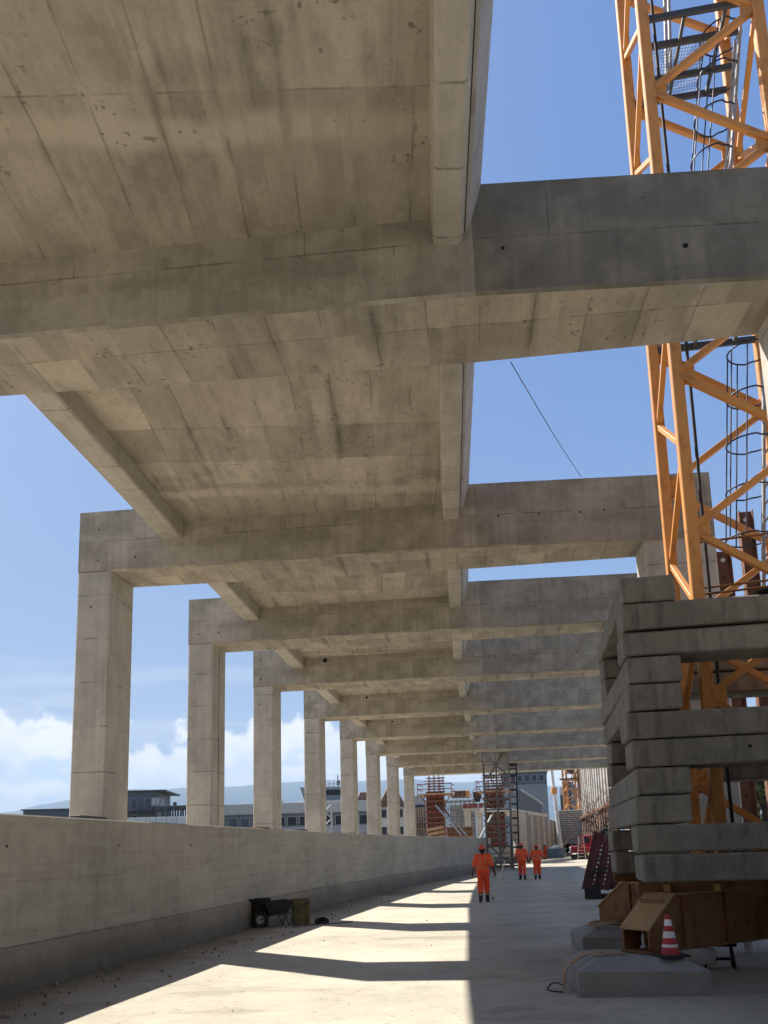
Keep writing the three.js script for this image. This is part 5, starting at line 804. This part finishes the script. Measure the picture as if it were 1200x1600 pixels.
  { const D = 128, { G, w, h, d } = building('gabled_house', 'house with a steep dark brown gable roof between the far columns', 590, 630, 1262, D, 9, M.plaster, 0.05, { win: [2, 3, 4.4, 7.0, 0.9, 1.3] }); const t = at(610, 1226, D)[1] - h; part('gable', prism([[-w * 0.5, h], [w * 0.5, h], [0, h + t]], -d / 2, d / 2, 0.02), M.tile, G); for (const s of [-1, 1]) part('roof', bar([s * w * 0.58, h - 0.4, 0], [0, h + t + 0.15, 0], 0.35, d + 1, 0.02), M.tile, G); part('gable_window', box(1.4, 1.6, 0.1, 0, h + 0.9, d / 2 + 0.06, 0.02), M.glass, G); }
  { const { G, w, h, d } = building('brown_house', 'low house with a brown tiled roof left of the gabled house', 553, 584, 1256, 136, 8, M.plaster, 0.1, { win: [1, 3, 6.2, 6.2, 1, 1.3] }); part('roof', prism([[-w * 0.56, h - 0.2], [w * 0.56, h - 0.2], [w * 0.3, h + 1.8], [-w * 0.3, h + 1.8]], -d / 2 - 0.3, d / 2 + 0.3, 0.03), M.tile, G); part('chimney', box(0.6, 1.4, 0.6, w * 0.2, h + 2.2, 0, 0.02), M.rust, G); }
  building('flat_block', 'small pale block of flats at the left of the left formwork tower', 648, 664, 1246, 165, 9, M.facade, 0.0, { win: [4, 3, 3, 9.6, 0.9, 1.1], parapet: 0.4 });
  { const { G, w, h } = building('scaffolded_block', 'dark building behind scaffold beside the ninth column', 646, 668, 1262, 110, 5, M.facadeDark, -0.1, { win: [2, 4, 2.5, 4.6, 0.6, 0.9] }); for (let k = 0; k < 7; k++) part('scaffold_pole', rod([(k / 6 - 0.5) * w, 0, 3], [(k / 6 - 0.5) * w, h, 3], 0.06), M.wood, G); for (let y = 1; y < h; y += 1.6) part('scaffold_ledger', rod([-w / 2, y, 3], [w / 2, y, 3], 0.05), M.wood, G); }
  { const G = thing('office_block', 'tall dark brown block added unseen behind the viewpoint to hold back sky light', 'building', [4, 0, 44], 0); part('wall', box(110, 42, 14, 0, 21, 0, 0.1), M.blockerBrown, G); for (let r = 0; r < 9; r++) for (let c = 0; c < 22; c++) part('window', box(3.2, 2.4, 0.12, -52 + c * 5, 4 + r * 4.4, -7.05, 0.01), M.glass, G); part('roof', box(111, 0.6, 15, 0, 42.3, 0, 0.1), M.dark, G); }  // added out of view to block sky light on camera-facing concrete
  // the great grey hall behind the works
  { const D = 240, { G, w, h, d } = building('grey_hall', 'huge blue grey metal clad hall behind the distant works', 800, 872, 1226, D, 40, M.facade, -0.16, {}); const t = at(840, 1206, D)[1]; part('upper_storey', box(w * 0.98, t - h, d, 0.1, (t + h) / 2, 0.3, 0.03), M.facadeDark, G); for (let k = 0; k < 6; k++) { const f = part('window', box(w / 8, (t - h) * 0.55, 0.3, ((k + 0.5) / 6 - 0.5) * w * 0.92, (t + h) / 2 - 0.1, d / 2 + 0.42, 0.02), M.facade, G); part('pane', box(w / 8 - 0.5, (t - h) * 0.45, 0.1, ((k + 0.5) / 6 - 0.5) * w * 0.92, (t + h) / 2 - 0.1, d / 2 + 0.6, 0.01), M.glass, f); } for (let k = 0; k < 14; k++) part('cladding_seam', box(0.1, h * 0.98, 0.1, (k / 13 - 0.5) * w * 0.98, h * 0.49, d / 2 + 0.05, 0.01), M.facade, G); part('roof_edge', box(w + 0.8, 0.8, d + 0.8, 0, t + 0.4, 0.3, 0.05), M.white, G); }
  { const { G, w, h, d } = building('dark_tower', 'dark blue grey tower block behind the distant crane', 882, 900, 1228, 260, 10, M.facadeDark, -0.1, { win: [8, 3, 4, 20, 0.8, 1.2] }); part('roof_plant', box(w * 0.6, 1.4, d * 0.6, 0, h + 0.7, 0, 0.05), M.dark, G); }
  // trees of the town behind the wall
  const leafG = (() => { const g = new THREE.BufferGeometry(); g.setAttribute('position', new THREE.Float32BufferAttribute([0, 0, 0, 0.5, 0.35, 0.1, 1, 0, 0, 0, 0, 0, 1, 0, 0, 0.5, -0.35, -0.1], 3)); g.computeVertexNormals(); return g; })();
  const treeAt = (px, D, h, seed, label) => { const p = at(px, 1300, D), o = thing('garden_tree', label, 'tree', [p[0], 0, p[2]], 0), r = rngOf(seed); part('trunk', [rod([0, 0, 0], [0.1, h * 0.5, 0], 0.22, 0.13), rod([0.1, h * 0.45, 0], [0.9, h * 0.75, 0.4], 0.12, 0.05), rod([0.1, h * 0.4, 0], [-0.8, h * 0.72, -0.3], 0.11, 0.05)], M.hair, o);
    const n = 1800, im = new THREE.InstancedMesh(leafG, M.leaf, n), m = new THREE.Matrix4(), c = new THREE.Color(), blobs = []; for (let k = 0; k < 9; k++) blobs.push([(r() - 0.5) * h * 0.5, h * (0.5 + r() * 0.4), (r() - 0.5) * h * 0.5, h * (0.12 + r() * 0.1)]);
    for (let k = 0; k < n; k++) { const b = blobs[k % 9], u = r() * 6.28, v = Math.acos(2 * r() - 1), q = b[3] * Math.cbrt(r()); m.compose(new THREE.Vector3(b[0] + q * Math.sin(v) * Math.cos(u), b[1] + q * Math.cos(v), b[2] + q * Math.sin(v) * Math.sin(u)), new THREE.Quaternion().setFromEuler(new THREE.Euler(r() * 6, r() * 6, r() * 6)), new THREE.Vector3(1, 1, 1).multiplyScalar(0.35 + r() * 0.3)); im.setMatrixAt(k, m); im.setColorAt(k, c.setRGB(0.8 + r() * 0.5, 0.85 + r() * 0.4, 0.7 + r() * 0.4)); } im.name = 'crown'; im.userData.kind = 'stuff'; shade(im); o.add(im); };
  treeAt(446, 190, 9.5, 3, 'round green tree behind the long hall in the fourth column gap'); treeAt(1186, 60, 9, 4, 'leafy tree seen through the gap in the ballast stack'); treeAt(1196, 46, 8, 9, 'leafy bush seen low through the ballast stack at the picture edge');
}
const renderer = new THREE.WebGLRenderer({ antialias: true });
renderer.setSize(W, H);
renderer.shadowMap.enabled = true; renderer.shadowMap.type = THREE.PCFSoftShadowMap;
renderer.toneMapping = THREE.LinearToneMapping; renderer.toneMappingExposure = EXPOSURE;
renderer.render(scene, camera);
